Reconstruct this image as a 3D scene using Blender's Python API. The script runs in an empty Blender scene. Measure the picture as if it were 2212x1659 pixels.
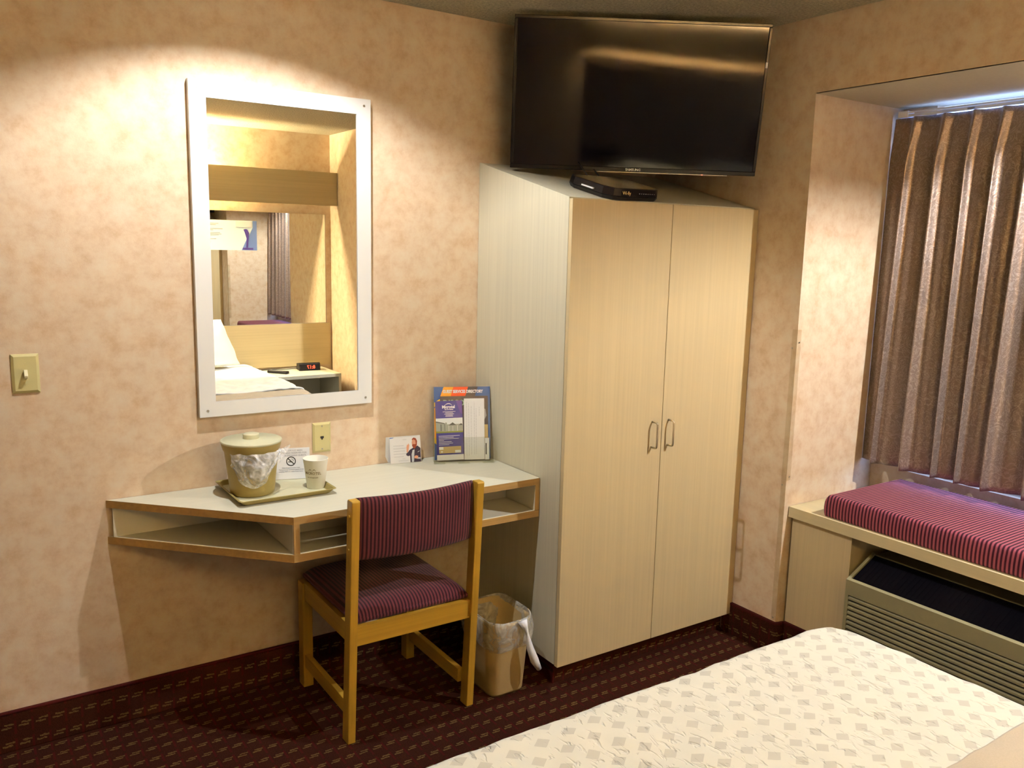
import bpy, math, random
from math import pi, sin, cos, radians as R
from mathutils import Vector, Matrix, noise
random.seed(7)
S = bpy.context.scene
C = S.collection

# ---------------------------------------------------------------- camera, world, lights, exposure
cd = bpy.data.cameras.new('camera'); cam = bpy.data.objects.new('camera', cd); C.objects.link(cam)
f_px, yaw, pitch, roll = 1840.125, 0.592336, -0.161658, 0.023346
fw = Vector((sin(yaw)*cos(pitch), cos(yaw)*cos(pitch), sin(pitch)))
rt = Vector((cos(yaw), -sin(yaw), 0)); up = rt.cross(fw)
r2 = cos(roll)*rt + sin(roll)*up; u2 = -sin(roll)*rt + cos(roll)*up
cam.matrix_world = Matrix(((r2.x, u2.x, -fw.x, -2.69555), (r2.y, u2.y, -fw.y, -2.8975), (r2.z, u2.z, -fw.z, 1.60317), (0, 0, 0, 1)))
cd.sensor_width = 36; cd.lens = f_px/2212*36; cd.clip_start = 0.02
S.camera = cam
S.view_settings.view_transform = 'Standard'; S.view_settings.look = 'None'
S.view_settings.exposure = 0.72; S.view_settings.gamma = 1.0
S.cycles.max_bounces = 8; S.cycles.diffuse_bounces = 3; S.cycles.glossy_bounces = 6; S.cycles.transparent_max_bounces = 16
S.cycles.caustics_reflective = False; S.cycles.sample_clamp_indirect = 20.0; S.cycles.caustics_refractive = False

wd = bpy.data.worlds.new('daylight'); S.world = wd; wd.use_nodes = True
bg = wd.node_tree.nodes['Background']; bg.inputs[0].default_value = (0.36, 0.52, 1.0, 1); bg.inputs[1].default_value = 4.4

CAN = (-1.86, -0.62)                                      # recessed ceiling can above the desk
CAN2 = (0.19, -2.15)                                      # recessed can in the soffit of the window alcove
for loc_, en, sz in (((CAN[0], CAN[1], 2.514), 52, 150), ((CAN2[0], CAN2[1], 2.216), 88, 160)):
    ld = bpy.data.lights.new('can_lamp', 'SPOT'); lo = bpy.data.objects.new('can_lamp', ld); C.objects.link(lo)
    lo.location = loc_; ld.spot_size = R(sz); ld.spot_blend = 0.12
    ld.shadow_soft_size = 0.018; ld.energy = en; ld.color = (1.0, 0.985, 0.97)
TUBE_STRENGTH = 660

# ---------------------------------------------------------------- materials
def mat(name):
    m = bpy.data.materials.new(name); m.use_nodes = True
    n = m.node_tree; b = n.nodes['Principled BSDF']
    return m, n, b
def plain(name, col, rough=0.5, metal=0.0, spec=0.5, emit=None, es=0.0, alpha=1.0, coat=0):
    m, n, b = mat(name)
    b.inputs['Base Color'].default_value = (*col, 1); b.inputs['Roughness'].default_value = rough
    b.inputs['Metallic'].default_value = metal; b.inputs['Specular IOR Level'].default_value = spec
    b.inputs['Alpha'].default_value = alpha; b.inputs['Coat Weight'].default_value = coat
    if emit: b.inputs['Emission Color'].default_value = (*emit, 1); b.inputs['Emission Strength'].default_value = es
    return m
def nd(n, t, **k):
    x = n.nodes.new(t)
    for a, v in k.items(): setattr(x, a, v)
    return x
def mth(n, op, a, b=None, c=None):
    x = nd(n, 'ShaderNodeMath', operation=op)
    for i, v in enumerate((a, b, c)):
        if v is None: continue
        if isinstance(v, (int, float)): x.inputs[i].default_value = v
        else: n.links.new(v, x.inputs[i])
    return x.outputs[0]
def vec(n, src='pos', scale=(1, 1, 1), rot=(0, 0, 0)):
    o = nd(n, 'ShaderNodeNewGeometry').outputs['Position'] if src == 'pos' else nd(n, 'ShaderNodeTexCoord').outputs['Object']
    mp = nd(n, 'ShaderNodeMapping'); mp.inputs['Scale'].default_value = scale; mp.inputs['Rotation'].default_value = rot
    n.links.new(o, mp.inputs[0]); return mp.outputs[0]
def noi(n, v, scale, detail=3, rough=0.5, dist=0):
    x = nd(n, 'ShaderNodeTexNoise'); x.inputs['Scale'].default_value = scale; x.inputs['Detail'].default_value = detail
    x.inputs['Roughness'].default_value = rough; x.inputs['Distortion'].default_value = dist
    n.links.new(v, x.inputs['Vector']); return x.outputs[0]
def ramp(n, fac, stops):
    x = nd(n, 'ShaderNodeValToRGB'); e = x.color_ramp.elements
    while len(e) < len(stops): e.new(0.5)
    for el, (p, c) in zip(e, stops): el.position = p; el.color = (*c, 1)
    n.links.new(fac, x.inputs[0]); return x.outputs[0]
def mix(n, fac, a, b, blend='MIX'):
    x = nd(n, 'ShaderNodeMix', data_type='RGBA', blend_type=blend)
    for i, v in ((0, fac), (6, a), (7, b)):
        if isinstance(v, (int, float)): x.inputs[i].default_value = v
        elif isinstance(v, tuple): x.inputs[i].default_value = (*v, 1)
        else: n.links.new(v, x.inputs[i])
    return x.outputs[2]
def bump(n, b, h, strength=0.3, dist=0.01):
    x = nd(n, 'ShaderNodeBump'); x.inputs['Strength'].default_value = strength; x.inputs['Distance'].default_value = dist
    n.links.new(h, x.inputs['Height']); n.links.new(x.outputs[0], b.inputs['Normal'])

def wallpaper():
    m, n, b = mat('wallpaper'); v = vec(n)
    a = noi(n, v, 17, 8, 0.66, 0.0); c = noi(n, v, 3.2, 3, 0.5); d = noi(n, v, 60, 4, 0.65)
    col = ramp(n, a, [(0.33, (0.595, 0.425, 0.27)), (0.44, (0.665, 0.51, 0.36)), (0.53, (0.71, 0.575, 0.42)), (0.64, (0.73, 0.625, 0.475))])
    col = mix(n, mth(n, 'MULTIPLY', c, 0.25), col, (0.68, 0.515, 0.35))
    col = mix(n, mth(n, 'MULTIPLY', mth(n, 'SUBTRACT', d, 0.35), 0.35), col, (0.63, 0.44, 0.27))
    n.links.new(col, b.inputs['Base Color']); b.inputs['Roughness'].default_value = 0.62
    b.inputs['Specular IOR Level'].default_value = 0.25
    bump(n, b, noi(n, v, 260, 2), 0.12, 0.002); return m
def laminate(name, axis='z', base=(0.60, 0.475, 0.27), src='pos', dark=0.80):
    m, n, b = mat(name)
    sc = {'x': (1.2, 90, 90), 'z': (90, 90, 1.2), 'y': (90, 1.2, 90)}[axis]
    a = noi(n, vec(n, src, sc), 1.0, 4, 0.6); c = noi(n, vec(n, src, tuple(k/6 for k in sc)), 1.0, 2, 0.5)
    lo_ = tuple(k*dark for k in base); f = mth(n, 'ADD', mth(n, 'MULTIPLY', a, 0.7), mth(n, 'MULTIPLY', c, 0.3))
    n.links.new(ramp(n, f, [(0.36, lo_), (0.62, base)]), b.inputs['Base Color'])
    b.inputs['Roughness'].default_value = 0.42; b.inputs['Specular IOR Level'].default_value = 0.35; return m
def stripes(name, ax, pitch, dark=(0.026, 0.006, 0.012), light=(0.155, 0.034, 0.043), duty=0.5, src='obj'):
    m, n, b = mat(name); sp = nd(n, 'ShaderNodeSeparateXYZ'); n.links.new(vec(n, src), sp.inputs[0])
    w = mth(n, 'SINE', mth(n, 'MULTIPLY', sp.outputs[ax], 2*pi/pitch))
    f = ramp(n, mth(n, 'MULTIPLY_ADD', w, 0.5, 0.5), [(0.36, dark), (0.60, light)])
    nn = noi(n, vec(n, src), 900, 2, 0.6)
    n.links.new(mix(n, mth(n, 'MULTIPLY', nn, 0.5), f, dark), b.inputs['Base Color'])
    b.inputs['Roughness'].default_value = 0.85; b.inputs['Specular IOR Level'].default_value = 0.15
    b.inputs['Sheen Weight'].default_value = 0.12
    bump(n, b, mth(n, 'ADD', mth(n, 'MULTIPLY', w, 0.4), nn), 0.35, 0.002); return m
def carpet(name, ua, va):
    m, n, b = mat(name); v = vec(n); sp = nd(n, 'ShaderNodeSeparateXYZ'); n.links.new(v, sp.inputs[0])
    U, V = sp.outputs[ua], sp.outputs[va]; pu, pv = 0.047, 0.061
    u = mth(n, 'FRACT', mth(n, 'MULTIPLY_ADD', U, 1/pu, 200.13)); w = mth(n, 'FRACT', mth(n, 'MULTIPLY_ADD', V, 1/pv, 200.16))
    w2 = mth(n, 'FRACT', mth(n, 'MULTIPLY_ADD', V, 1/pv, 200.32))
    def band(x, c, h): return mth(n, 'LESS_THAN', mth(n, 'ABSOLUTE', mth(n, 'SUBTRACT', x, c)), h)
    wob = noi(n, v, 120, 2, 0.5)
    wj = mth(n, 'ADD', w, mth(n, 'MULTIPLY', mth(n, 'SUBTRACT', wob, 0.5), 0.16))
    d1 = mth(n, 'MULTIPLY', band(u, 0.42, 0.30), band(wj, 0.50, 0.045))
    d2 = mth(n, 'MULTIPLY', band(u, 0.58, 0.28), band(wj, 0.66, 0.045))
    dash = mth(n, 'MAXIMUM', d1, d2)
    red = mth(n, 'MULTIPLY', band(u, 0.955, 0.10), mth(n, 'GREATER_THAN', w2, 0.25))
    base = ramp(n, noi(n, v, 420, 2, 0.7), [(0.3, (0.015, 0.005, 0.004)), (0.7, (0.056, 0.019, 0.011))])
    c = mix(n, mth(n, 'MULTIPLY', red, 0.65), base, (0.068, 0.008, 0.009))
    spk = ramp(n, noi(n, v, 600, 1, 0.6), [(0.35, (0.06, 0.03, 0.015)), (0.6, (0.18, 0.12, 0.045))])
    c = mix(n, mth(n, 'MULTIPLY', dash, 0.85), c, spk)
    n.links.new(c, b.inputs['Base Color']); b.inputs['Roughness'].default_value = 1.0; b.inputs['Specular IOR Level'].default_value = 0.0
    bump(n, b, noi(n, v, 500, 2, 0.6), 0.5, 0.003); return m
def quilt():
    m, n, b = mat('quilted_white_cotton'); v = vec(n)
    sp = nd(n, 'ShaderNodeSeparateXYZ'); n.links.new(v, sp.inputs[0]); X, Y = sp.outputs[0], sp.outputs[1]
    wob = mth(n, 'MULTIPLY', mth(n, 'SUBTRACT', noi(n, v, 14, 2, 0.5), 0.5), 0.010)
    # lattice a=(.0325,-.0412) b=(.0395,.046): solve p = s*a + t*b
    det = 0.0325*0.046 + 0.0412*0.0395
    s = mth(n, 'ADD', mth(n, 'MULTIPLY', mth(n, 'ADD', X, wob), 0.046/det), mth(n, 'MULTIPLY', Y, -0.0395/det))
    t = mth(n, 'ADD', mth(n, 'MULTIPLY', X, 0.0412/det), mth(n, 'MULTIPLY', mth(n, 'ADD', Y, wob), 0.0325/det))
    a0 = 0.046/det*-1.149 + -0.0395/det*-1.800; b0 = 0.0412/det*-1.149 + 0.0325/det*-1.800
    fs = mth(n, 'FRACT', mth(n, 'ADD', s, 300.5 - a0)); ft = mth(n, 'FRACT', mth(n, 'ADD', t, 300.5 - b0))
    def band(x, h): return mth(n, 'LESS_THAN', mth(n, 'ABSOLUTE', mth(n, 'SUBTRACT', x, 0.5)), h)
    fa = mth(n, 'SUBTRACT', fs, 0.5); fb_ = mth(n, 'SUBTRACT', ft, 0.5)
    mm = mth(n, 'ADD', mth(n, 'MULTIPLY', fa, 2.222), mth(n, 'MULTIPLY', fb_, -0.4616)); nn_ = mth(n, 'ADD', mth(n, 'MULTIPLY', fa, -0.463), mth(n, 'MULTIPLY', fb_, 2.299))
    sq = mth(n, 'MULTIPLY', mth(n, 'LESS_THAN', mth(n, 'ABSOLUTE', mm), 0.5), mth(n, 'LESS_THAN', mth(n, 'ABSOLUTE', nn_), 0.5))
    n.links.new(mix(n, sq, (0.655, 0.645, 0.56), (0.52, 0.51, 0.445)), b.inputs['Base Color'])
    b.inputs['Roughness'].default_value = 0.7; b.inputs['Specular IOR Level'].default_value = 0.2
    cre = noi(n, vec(n, 'pos', (64, 26, 12), (0, 0, R(8))), 1.0, 2, 0.5, 0.6)
    cre = ramp(n, cre, [(0.26, (0, 0, 0)), (0.42, (1, 1, 1))])
    h = mth(n, 'SUBTRACT', mth(n, 'MULTIPLY', cre, 0.8), mth(n, 'MULTIPLY', sq, 0.45))
    bump(n, b, h, 0.6, 0.009); return m
def damask():
    m, n, b = mat('paisley_satin'); v = vec(n)
    f = noi(n, v, 26, 2, 0.5, 3.2)
    f = ramp(n, f, [(0.44, (0, 0, 0)), (0.50, (1, 1, 1)), (0.56, (0, 0, 0))])
    n.links.new(mix(n, f, (0.225, 0.165, 0.135), (0.35, 0.285, 0.25)), b.inputs['Base Color'])
    b.inputs['Roughness'].default_value = 0.36; b.inputs['Specular IOR Level'].default_value = 0.6
    b.inputs['Sheen Weight'].default_value = 0.5; b.inputs['Metallic'].default_value = 0.55
    bump(n, b, f, 0.15, 0.002); return m
def filmy(name, col, op, rough=0.15, sc=40, wr=0.6):
    m, n, b = mat(name); v = vec(n)
    w = noi(n, v, sc, 3, 0.6, 0.8)
    b.inputs['Base Color'].default_value = (*col, 1); b.inputs['Roughness'].default_value = rough
    b.inputs['Specular IOR Level'].default_value = 0.9
    a = ramp(n, w, [(0.38, (op*0.45,)*3), (0.68, (min(1, op*1.7),)*3)]); n.links.new(a, b.inputs['Alpha'])
    bump(n, b, w, wr, 0.012); return m
def speckle(name, c1, c2, scale, bs=0.5, bd=0.006, rough=0.9):
    m, n, b = mat(name); v = vec(n); a = noi(n, v, scale, 3, 0.7)
    n.links.new(ramp(n, a, [(0.35, c1), (0.65, c2)]), b.inputs['Base Color']); b.inputs['Roughness'].default_value = rough
    b.inputs['Specular IOR Level'].default_value = 0.15
    bump(n, b, a, bs, bd); return m

M = dict(
    paper=wallpaper(), ceil=speckle('popcorn_ceiling', (0.46, 0.42, 0.29), (0.72, 0.66, 0.49), 100, 1.0, 0.02),
    soffit=speckle('soffit_paint', (0.62, 0.57, 0.43), (0.66, 0.61, 0.47), 90, 0.2, 0.002),
    lamz=laminate('pale_laminate_upright', 'z', (0.64, 0.60, 0.45), dark=0.90), lamx=laminate('pale_laminate_level', 'x', (0.66, 0.65, 0.53), dark=0.95),
    lamd=laminate('door_laminate', 'z', (0.62, 0.50, 0.29), dark=0.90),
    lamt=laminate('tan_laminate_level', 'x', (0.62, 0.50, 0.28), dark=0.90),
    lamy=laminate('pale_laminate_bench', 'y', (0.66, 0.56, 0.33), dark=0.92),
    edge=laminate('oak_edge_band', 'x', (0.48, 0.30, 0.105), dark=0.78), edgez=laminate('oak_edge_band_upright', 'z', (0.48, 0.30, 0.105), dark=0.78),
    inside=plain('white_melamine', (0.74, 0.71, 0.58), 0.45),
    seam=plain('dark_seam', (0.09, 0.05, 0.015), 0.7),
    chairwood=laminate('honey_beech', 'z', (0.54, 0.315, 0.036), dark=0.80), chairwoodx=laminate('honey_beech_level', 'x', (0.54, 0.315, 0.036), dark=0.82),
    chairwoody=laminate('honey_beech_side', 'y', (0.54, 0.315, 0.036), dark=0.82),
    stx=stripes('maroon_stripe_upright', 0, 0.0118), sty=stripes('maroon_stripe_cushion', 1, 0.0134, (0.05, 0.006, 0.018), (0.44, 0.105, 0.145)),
    carp=carpet('maroon_carpet', 0, 1), carpA=carpet('maroon_carpet_back', 0, 2), carpB=carpet('maroon_carpet_side', 1, 2),
    binding=plain('red_binding', (0.055, 0.008, 0.008), 0.9, spec=0.1),
    quilt=quilt(), tan=speckle('tan_blanket', (0.46, 0.405, 0.32), (0.50, 0.44, 0.35), 300, 0.2, 0.001), linen=plain('white_linen', (0.82, 0.82, 0.80), 0.8, spec=0.2),
    curtain=damask(), white=plain('white_lacquer', (0.78, 0.79, 0.78), 0.35), mirror=plain('silvered_glass', (0.90, 0.92, 0.90), 0.0, 1.0),
    ivory=plain('ivory_plastic', (0.60, 0.55, 0.27), 0.35), ivoryhi=plain('ivory_toggle', (0.74, 0.70, 0.46), 0.3),
    olive=speckle('khaki_plastic', (0.36, 0.29, 0.10), (0.39, 0.31, 0.115), 500, 0.08, 0.001, 0.38),
    lid=speckle('pale_khaki_plastic', (0.62, 0.60, 0.40), (0.64, 0.62, 0.42), 400, 0.05, 0.001, 0.30),
    binp=speckle('beige_plastic', (0.50, 0.37, 0.17), (0.54, 0.40, 0.19), 400, 0.1, 0.001, 0.42),
    black=plain('black_plastic', (0.010, 0.009, 0.010), 0.45, spec=0.3), screen=plain('dark_screen', (0.0010, 0.0010, 0.0045), 0.06, spec=0.34),
    gloss=plain('black_gloss', (0.006, 0.005, 0.006), 0.25, spec=0.25), dark=plain('dark_void', (0.012, 0.010, 0.010), 0.7),
    chrome=plain('brushed_nickel', (0.62, 0.55, 0.42), 0.28, 1.0), steel=plain('screw_metal', (0.42, 0.40, 0.36), 0.4, 1.0),
    gray=plain('ptac_enamel', (0.27, 0.25, 0.145), 0.5, spec=0.3), grille=plain('ptac_grille', (0.004, 0.004, 0.009), 0.7, spec=0.08),
    card=plain('white_card', (0.80, 0.81, 0.83), 0.55), cup=plain('waxed_paper', (0.80, 0.78, 0.68), 0.5),
    ink=plain('black_ink', (0.02, 0.018, 0.015), 0.6), greyink=plain('grey_ink', (0.30, 0.30, 0.34), 0.6), brownink=plain('brown_ink', (0.22, 0.15, 0.05), 0.6),
    whiteink=plain('white_ink', (0.85, 0.86, 0.9), 0.5), blue=plain('blue_print', (0.035, 0.11, 0.33), 0.35), navy=plain('navy_print', (0.035, 0.035, 0.26), 0.35),
    purple=plain('purple_print', (0.10, 0.06, 0.33), 0.4), orange=plain('orange_print', (0.85, 0.10, 0.02), 0.4), amber=plain('amber_print', (0.82, 0.36, 0.03), 0.4),
    yellow=plain('yellow_print', (0.85, 0.55, 0.03), 0.4), greenink=plain('sage_ink', (0.35, 0.52, 0.35), 0.5), mag=plain('charcoal_print', (0.06, 0.055, 0.065), 0.35),
    skyp=plain('photo_sky', (0.72, 0.78, 0.80), 0.4), house=plain('photo_grey_house', (0.30, 0.34, 0.31), 0.4), roof=plain('photo_dark_roof', (0.06, 0.07, 0.065), 0.4),
    grass=plain('photo_grass', (0.22, 0.26, 0.05), 0.4), sand=plain('photo_sand', (0.50, 0.38, 0.17), 0.4), skin=plain('photo_skin', (0.72, 0.36, 0.24), 0.5),
    hair=plain('photo_red_hair', (0.30, 0.045, 0.015), 0.5), suit=plain('photo_dark_suit', (0.025, 0.015, 0.05), 0.5), shirt=plain('photo_shirt', (0.52, 0.58, 0.66), 0.5),
    paleblue=plain('notice_pale_blue', (0.72, 0.88, 0.94), 0.4), midblue=plain('notice_blue', (0.18, 0.28, 0.62), 0.4),
    led=plain('red_led', (0.6, 0.02, 0.01), 0.4, emit=(1, 0.05, 0.02), es=3), redled=plain('standby_led', (0.6, 0.1, 0.05), 0.4, emit=(1, 0.25, 0.15), es=2.5),
    tube=plain('fluorescent_tube', (0.9, 0.9, 0.9), 0.4, emit=(1.0, 0.79, 0.47), es=TUBE_STRENGTH),
    bulb=plain('frosted_bulb', (0.9, 0.9, 0.9), 0.4, emit=(1.0, 0.93, 0.8), es=6), baffle=plain('dark_baffle', (0.05, 0.05, 0.05), 0.6),
    filmbag=filmy('clear_film_bag', (0.95, 0.97, 1.0), 0.55, 0.08, 22, 1.0), binbag=filmy('frosted_bin_liner', (0.80, 0.78, 0.70), 0.40, 0.22, 17, 0.8),
    knot=plain('white_film', (0.85, 0.86, 0.90), 0.35), rail=plain('white_track', (0.80, 0.85, 0.95), 0.35),
)
def clear(name, tint, op):
    m, n, b = mat(name); n.nodes.remove(b)
    t = nd(n, 'ShaderNodeBsdfTransparent'); t.inputs[0].default_value = (*tint, 1)
    g = nd(n, 'ShaderNodeBsdfGlossy'); g.inputs['Roughness'].default_value = 0.06
    mx = nd(n, 'ShaderNodeMixShader')
    mx.inputs[0].default_value = op + 0.03; n.links.new(t.outputs[0], mx.inputs[1]); n.links.new(g.outputs[0], mx.inputs[2])
    n.links.new(mx.outputs[0], n.nodes['Material Output'].inputs[0]); return m
M['acrylic'] = clear('clear_acrylic', (0.95, 0.955, 0.92), 0.02); M['glass'] = clear('window_glass', (0.95, 0.97, 1.0), 0.0)
M['guard'] = clear('clear_plastic_guard', (0.97, 0.96, 0.93), 0.0)

# ---------------------------------------------------------------- mesh helpers
class B:
    def __init__(s, T=None): s.v = []; s.f = []; s.T = T
    def add(s, vs, fs, T=None):
        k = len(s.v); X = T or s.T
        s.v += [tuple(X @ Vector(p)) if X else tuple(p) for p in vs]; s.f += [tuple(i+k for i in q) for q in fs]; return s
    def box(s, x0, x1, y0, y1, z0, z1, T=None):
        vs = [(x, y, z) for z in (z0, z1) for y in (y0, y1) for x in (x0, x1)]
        return s.add(vs, [(0, 2, 3, 1), (4, 5, 7, 6), (0, 1, 5, 4), (2, 6, 7, 3), (0, 4, 6, 2), (1, 3, 7, 5)], T)
    def prism(s, poly, a, b, ax='z', T=None):
        def p3(p, h): return {'z': (p[0], p[1], h), 'y': (p[0], h, p[1]), 'x': (h, p[0], p[1])}[ax]
        n = len(poly); vs = [p3(p, a) for p in poly] + [p3(p, b) for p in poly]
        fs = [tuple(range(n))[::-1], tuple(range(n, 2*n))] + [(i, (i+1) % n, n+(i+1) % n, n+i) for i in range(n)]
        return s.add(vs, fs, T)
    def tube(s, pts, r, seg=8, T=None, cap=True):
        pts = [Vector(p) for p in pts]; rs = r if isinstance(r, (list, tuple)) else [r]*len(pts); vs = []; n = len(pts)
        prev = None
        for i, p in enumerate(pts):
            d = (pts[min(i+1, n-1)] - pts[max(i-1, 0)]).normalized()
            if prev is None:
                a = Vector((0, 0, 1)) if abs(d.z) < 0.9 else Vector((1, 0, 0)); u = d.cross(a).normalized()
            else: u = (prev - d*prev.dot(d)).normalized()
            prev = u; w = d.cross(u)
            vs += [p + (u*cos(2*pi*k/seg) + w*sin(2*pi*k/seg))*rs[i] for k in range(seg)]
        fs = [(i*seg+k, i*seg+(k+1) % seg, (i+1)*seg+(k+1) % seg, (i+1)*seg+k) for i in range(n-1) for k in range(seg)]
        if cap: fs += [tuple(range(seg))[::-1], tuple((n-1)*seg+k for k in range(seg))]
        return s.add([tuple(p) for p in vs], fs, T)
    def lathe(s, prof, cx=0, cy=0, seg=40, T=None):
        vs = [(cx+r*cos(2*pi*k/seg), cy+r*sin(2*pi*k/seg), z) for r, z in prof for k in range(seg)]; n = len(prof)
        fs = [(i*seg+k, i*seg+(k+1) % seg, (i+1)*seg+(k+1) % seg, (i+1)*seg+k) for i in range(n-1) for k in range(seg)]
        if prof[0][0] < 1e-4 or True: pass
        return s.add(vs, fs, T)
    def grid(s, fn, nu, nv, T=None, wrap=False):
        vs = [fn(i/nu, j/nv) for j in range(nv+1) for i in range(nu+(0 if wrap else 1))]; w = nu + (0 if wrap else 1)
        fs = [(j*w+i, j*w+(i+1) % w if wrap else j*w+i+1, (j+1)*w+(i+1) % w if wrap else (j+1)*w+i+1, (j+1)*w+i) for j in range(nv) for i in range(nu)]
        return s.add(vs, fs, T)
    def disc(s, c, r, d, axis='y', seg=20, T=None):
        poly = [(c[0]+r*cos(2*pi*k/seg), c[1]+r*sin(2*pi*k/seg)) for k in range(seg)]
        return s.prism(poly, d[0], d[1], axis, T)
def tag(o, label=None, cat=None, group=None, kind=None):
    if label: o['label'] = label
    if cat: o['category'] = cat
    if group: o['group'] = group
    if kind: o['kind'] = kind
    return o
def thing(name, label, cat, loc, rz=0, group=None):
    o = bpy.data.objects.new(name, None); o.empty_display_size = 0.05; C.objects.link(o); o.location = loc; o.rotation_euler = (0, 0, rz)
    o['wm'] = 0; del o['wm']
    return tag(o, label, cat, group)
def wmat(o):
    m = o.matrix_basis.copy(); p = o.parent
    while p: m = p.matrix_basis @ m; p = p.parent
    return m
def obj(name, b, m, parent=None, local=False, smooth=False, bevel=0, seg=2, solid=0, subd=0, loc=None, label=None):
    me = bpy.data.meshes.new(name); vs = b.v
    if parent is not None and not local:
        inv = wmat(parent).inverted(); vs = [tuple(inv @ Vector(p)) for p in vs]
    off = None
    if parent is None and loc: off = Vector(loc); vs = [tuple(Vector(p)-off) for p in vs]
    me.from_pydata(vs, [], b.f); me.update()
    ml = m if isinstance(m, (list, tuple)) else [m]
    for k in ml: me.materials.append(M[k])
    o = bpy.data.objects.new(name, me); C.objects.link(o)
    if off: o.location = off
    if parent is not None: o.parent = parent
    import bmesh
    bm = bmesh.new(); bm.from_mesh(me); bmesh.ops.recalc_face_normals(bm, faces=bm.faces); bm.to_mesh(me); bm.free()
    if smooth:
        for p in me.polygons: p.use_smooth = True
    if solid: q = o.modifiers.new('s', 'SOLIDIFY'); q.thickness = solid; q.offset = 0
    if bevel:
        q = o.modifiers.new('b', 'BEVEL'); q.width = bevel; q.segments = seg; q.limit_method = 'ANGLE'; q.angle_limit = R(40)
    if subd: q = o.modifiers.new('u', 'SUBSURF'); q.levels = subd; q.render_levels = subd
    if label: o['label'] = label
    return o
def struct(name, b, m, **k): return tag(obj(name, b, m, **k), kind='structure')
def text(name, s, size, m, parent, T, fn=None, ext=0.0002, sx=1.0, bold=0.0, align='CENTER', space=1.0, local=False):
    cu = bpy.data.curves.new('t', 'FONT'); cu.body = s; cu.size = size; cu.align_x = align; cu.align_y = 'CENTER'; cu.extrude = ext
    cu.offset = bold; cu.space_line = space; cu.resolution_u = 2
    t = bpy.data.objects.new('t', cu); C.objects.link(t)
    dg = bpy.context.evaluated_depsgraph_get(); dg.update(); me0 = t.evaluated_get(dg).to_mesh()
    b = B(); b.v = [(p.co.x*sx, p.co.y, p.co.z) for p in me0.vertices]; b.f = [tuple(p.vertices) for p in me0.polygons]
    t.evaluated_get(dg).to_mesh_clear(); bpy.data.objects.remove(t); bpy.data.curves.remove(cu)
    if fn: b.v = [fn(p) for p in b.v]
    if T is not None: b.v = [tuple(T @ Vector(p)) for p in b.v]
    return obj(name, b, m, parent, local=local)
def frame(o, xdir, ydir):                                  # local x,y on a card; z = outward normal
    x = Vector(xdir).normalized(); y = Vector(ydir).normalized(); z = x.cross(y).normalized(); y = z.cross(x)
    return Matrix(((x.x, y.x, z.x, o[0]), (x.y, y.y, z.y, o[1]), (x.z, y.z, z.z, o[2]), (0, 0, 0, 1)))
def flat(b, x0, x1, y0, y1, z, T, t=0.0002): return b.box(x0, x1, y0, y1, z, z+t, T)
def poly(b, pts, z, T, t=0.0002): return b.prism(pts, z, z+t, 'z', T)

# ---------------------------------------------------------------- room shell
H = 2.44; XL = -4.6; YC = -3.86; YR = -0.8243; YE = -2.86; ZH = 2.1708; XD = 0.55
struct('floor', B().box(XL, 0.6, YC, 0, -0.05, 0), 'carp')
struct('wall_back', B().box(XL, 0.6, 0, 0.05, -0.05, H+0.05), 'paper')
wr = B().box(0, 0.6, YR, -0.0005, 0, H).box(0, 0.6, YC, YE, 0, H).box(0, 0.05, YE, YR, ZH+0.003, H).box(0.05, 0.6, YE, YR, H-0.01, H)
struct('wall_right', wr, 'paper')
WB, WT, WY0, WY1 = 0.725, 2.166, -2.74, -0.965
wa = B().box(XD, 0.6, YE+.001, YR-.001, 0, WB).box(XD, 0.6, WY1, YR-.001, WB, ZH).box(XD, 0.6, YE+.001, WY0, WB, ZH)
struct('wall_alcove', wa, 'paper')
struct('wall_rear', B().box(XL, 0.6, YC-0.05, YC, -0.05, H+0.05), 'paper')
struct('wall_left', B().box(XL-0.05, XL, YC, 0, -0.05, H+0.05), 'paper')
# ceilings with round openings for the can lights
def holed(x0, x1, y0, y1, z0, z1, c, rr, n=48):
    cb = B(); angs = sorted([2*pi*k/n for k in range(n)] + [math.atan2(y-c[1], x-c[0]) % (2*pi) for x in (x0, x1) for y in (y0, y1)])
    vin, vout = [], []
    for a in angs:
        c_, s_ = cos(a), sin(a)
        t = min((x1-c[0])/c_ if c_ > 1e-9 else 1e9, (x0-c[0])/c_ if c_ < -1e-9 else 1e9, (y1-c[1])/s_ if s_ > 1e-9 else 1e9, (y0-c[1])/s_ if s_ < -1e-9 else 1e9)
        vin.append((c[0]+rr*c_, c[1]+rr*s_)); vout.append((c[0]+t*c_, c[1]+t*s_))
    k = len(angs); vs = [(x, y, z) for z in (z0, z1) for q in (vin, vout) for x, y in q]; fs = []
    for i in range(k):
        j = (i+1) % k; fs += [(i, j, k+j, k+i), (2*k+i, 3*k+i, 3*k+j, 2*k+j), (i, 2*k+i, 2*k+j, j)]
    return cb.add(vs, fs)
RA, RB_ = 0.12, 0.12
struct('ceiling', holed(XL, 0.0, YC, 0.0, H, H+0.02, CAN, RA), 'ceil')
struct('ceiling_alcove', holed(0.0, 0.6, YE, YR, ZH, ZH+0.003, CAN2, RB_), 'soffit')
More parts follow.
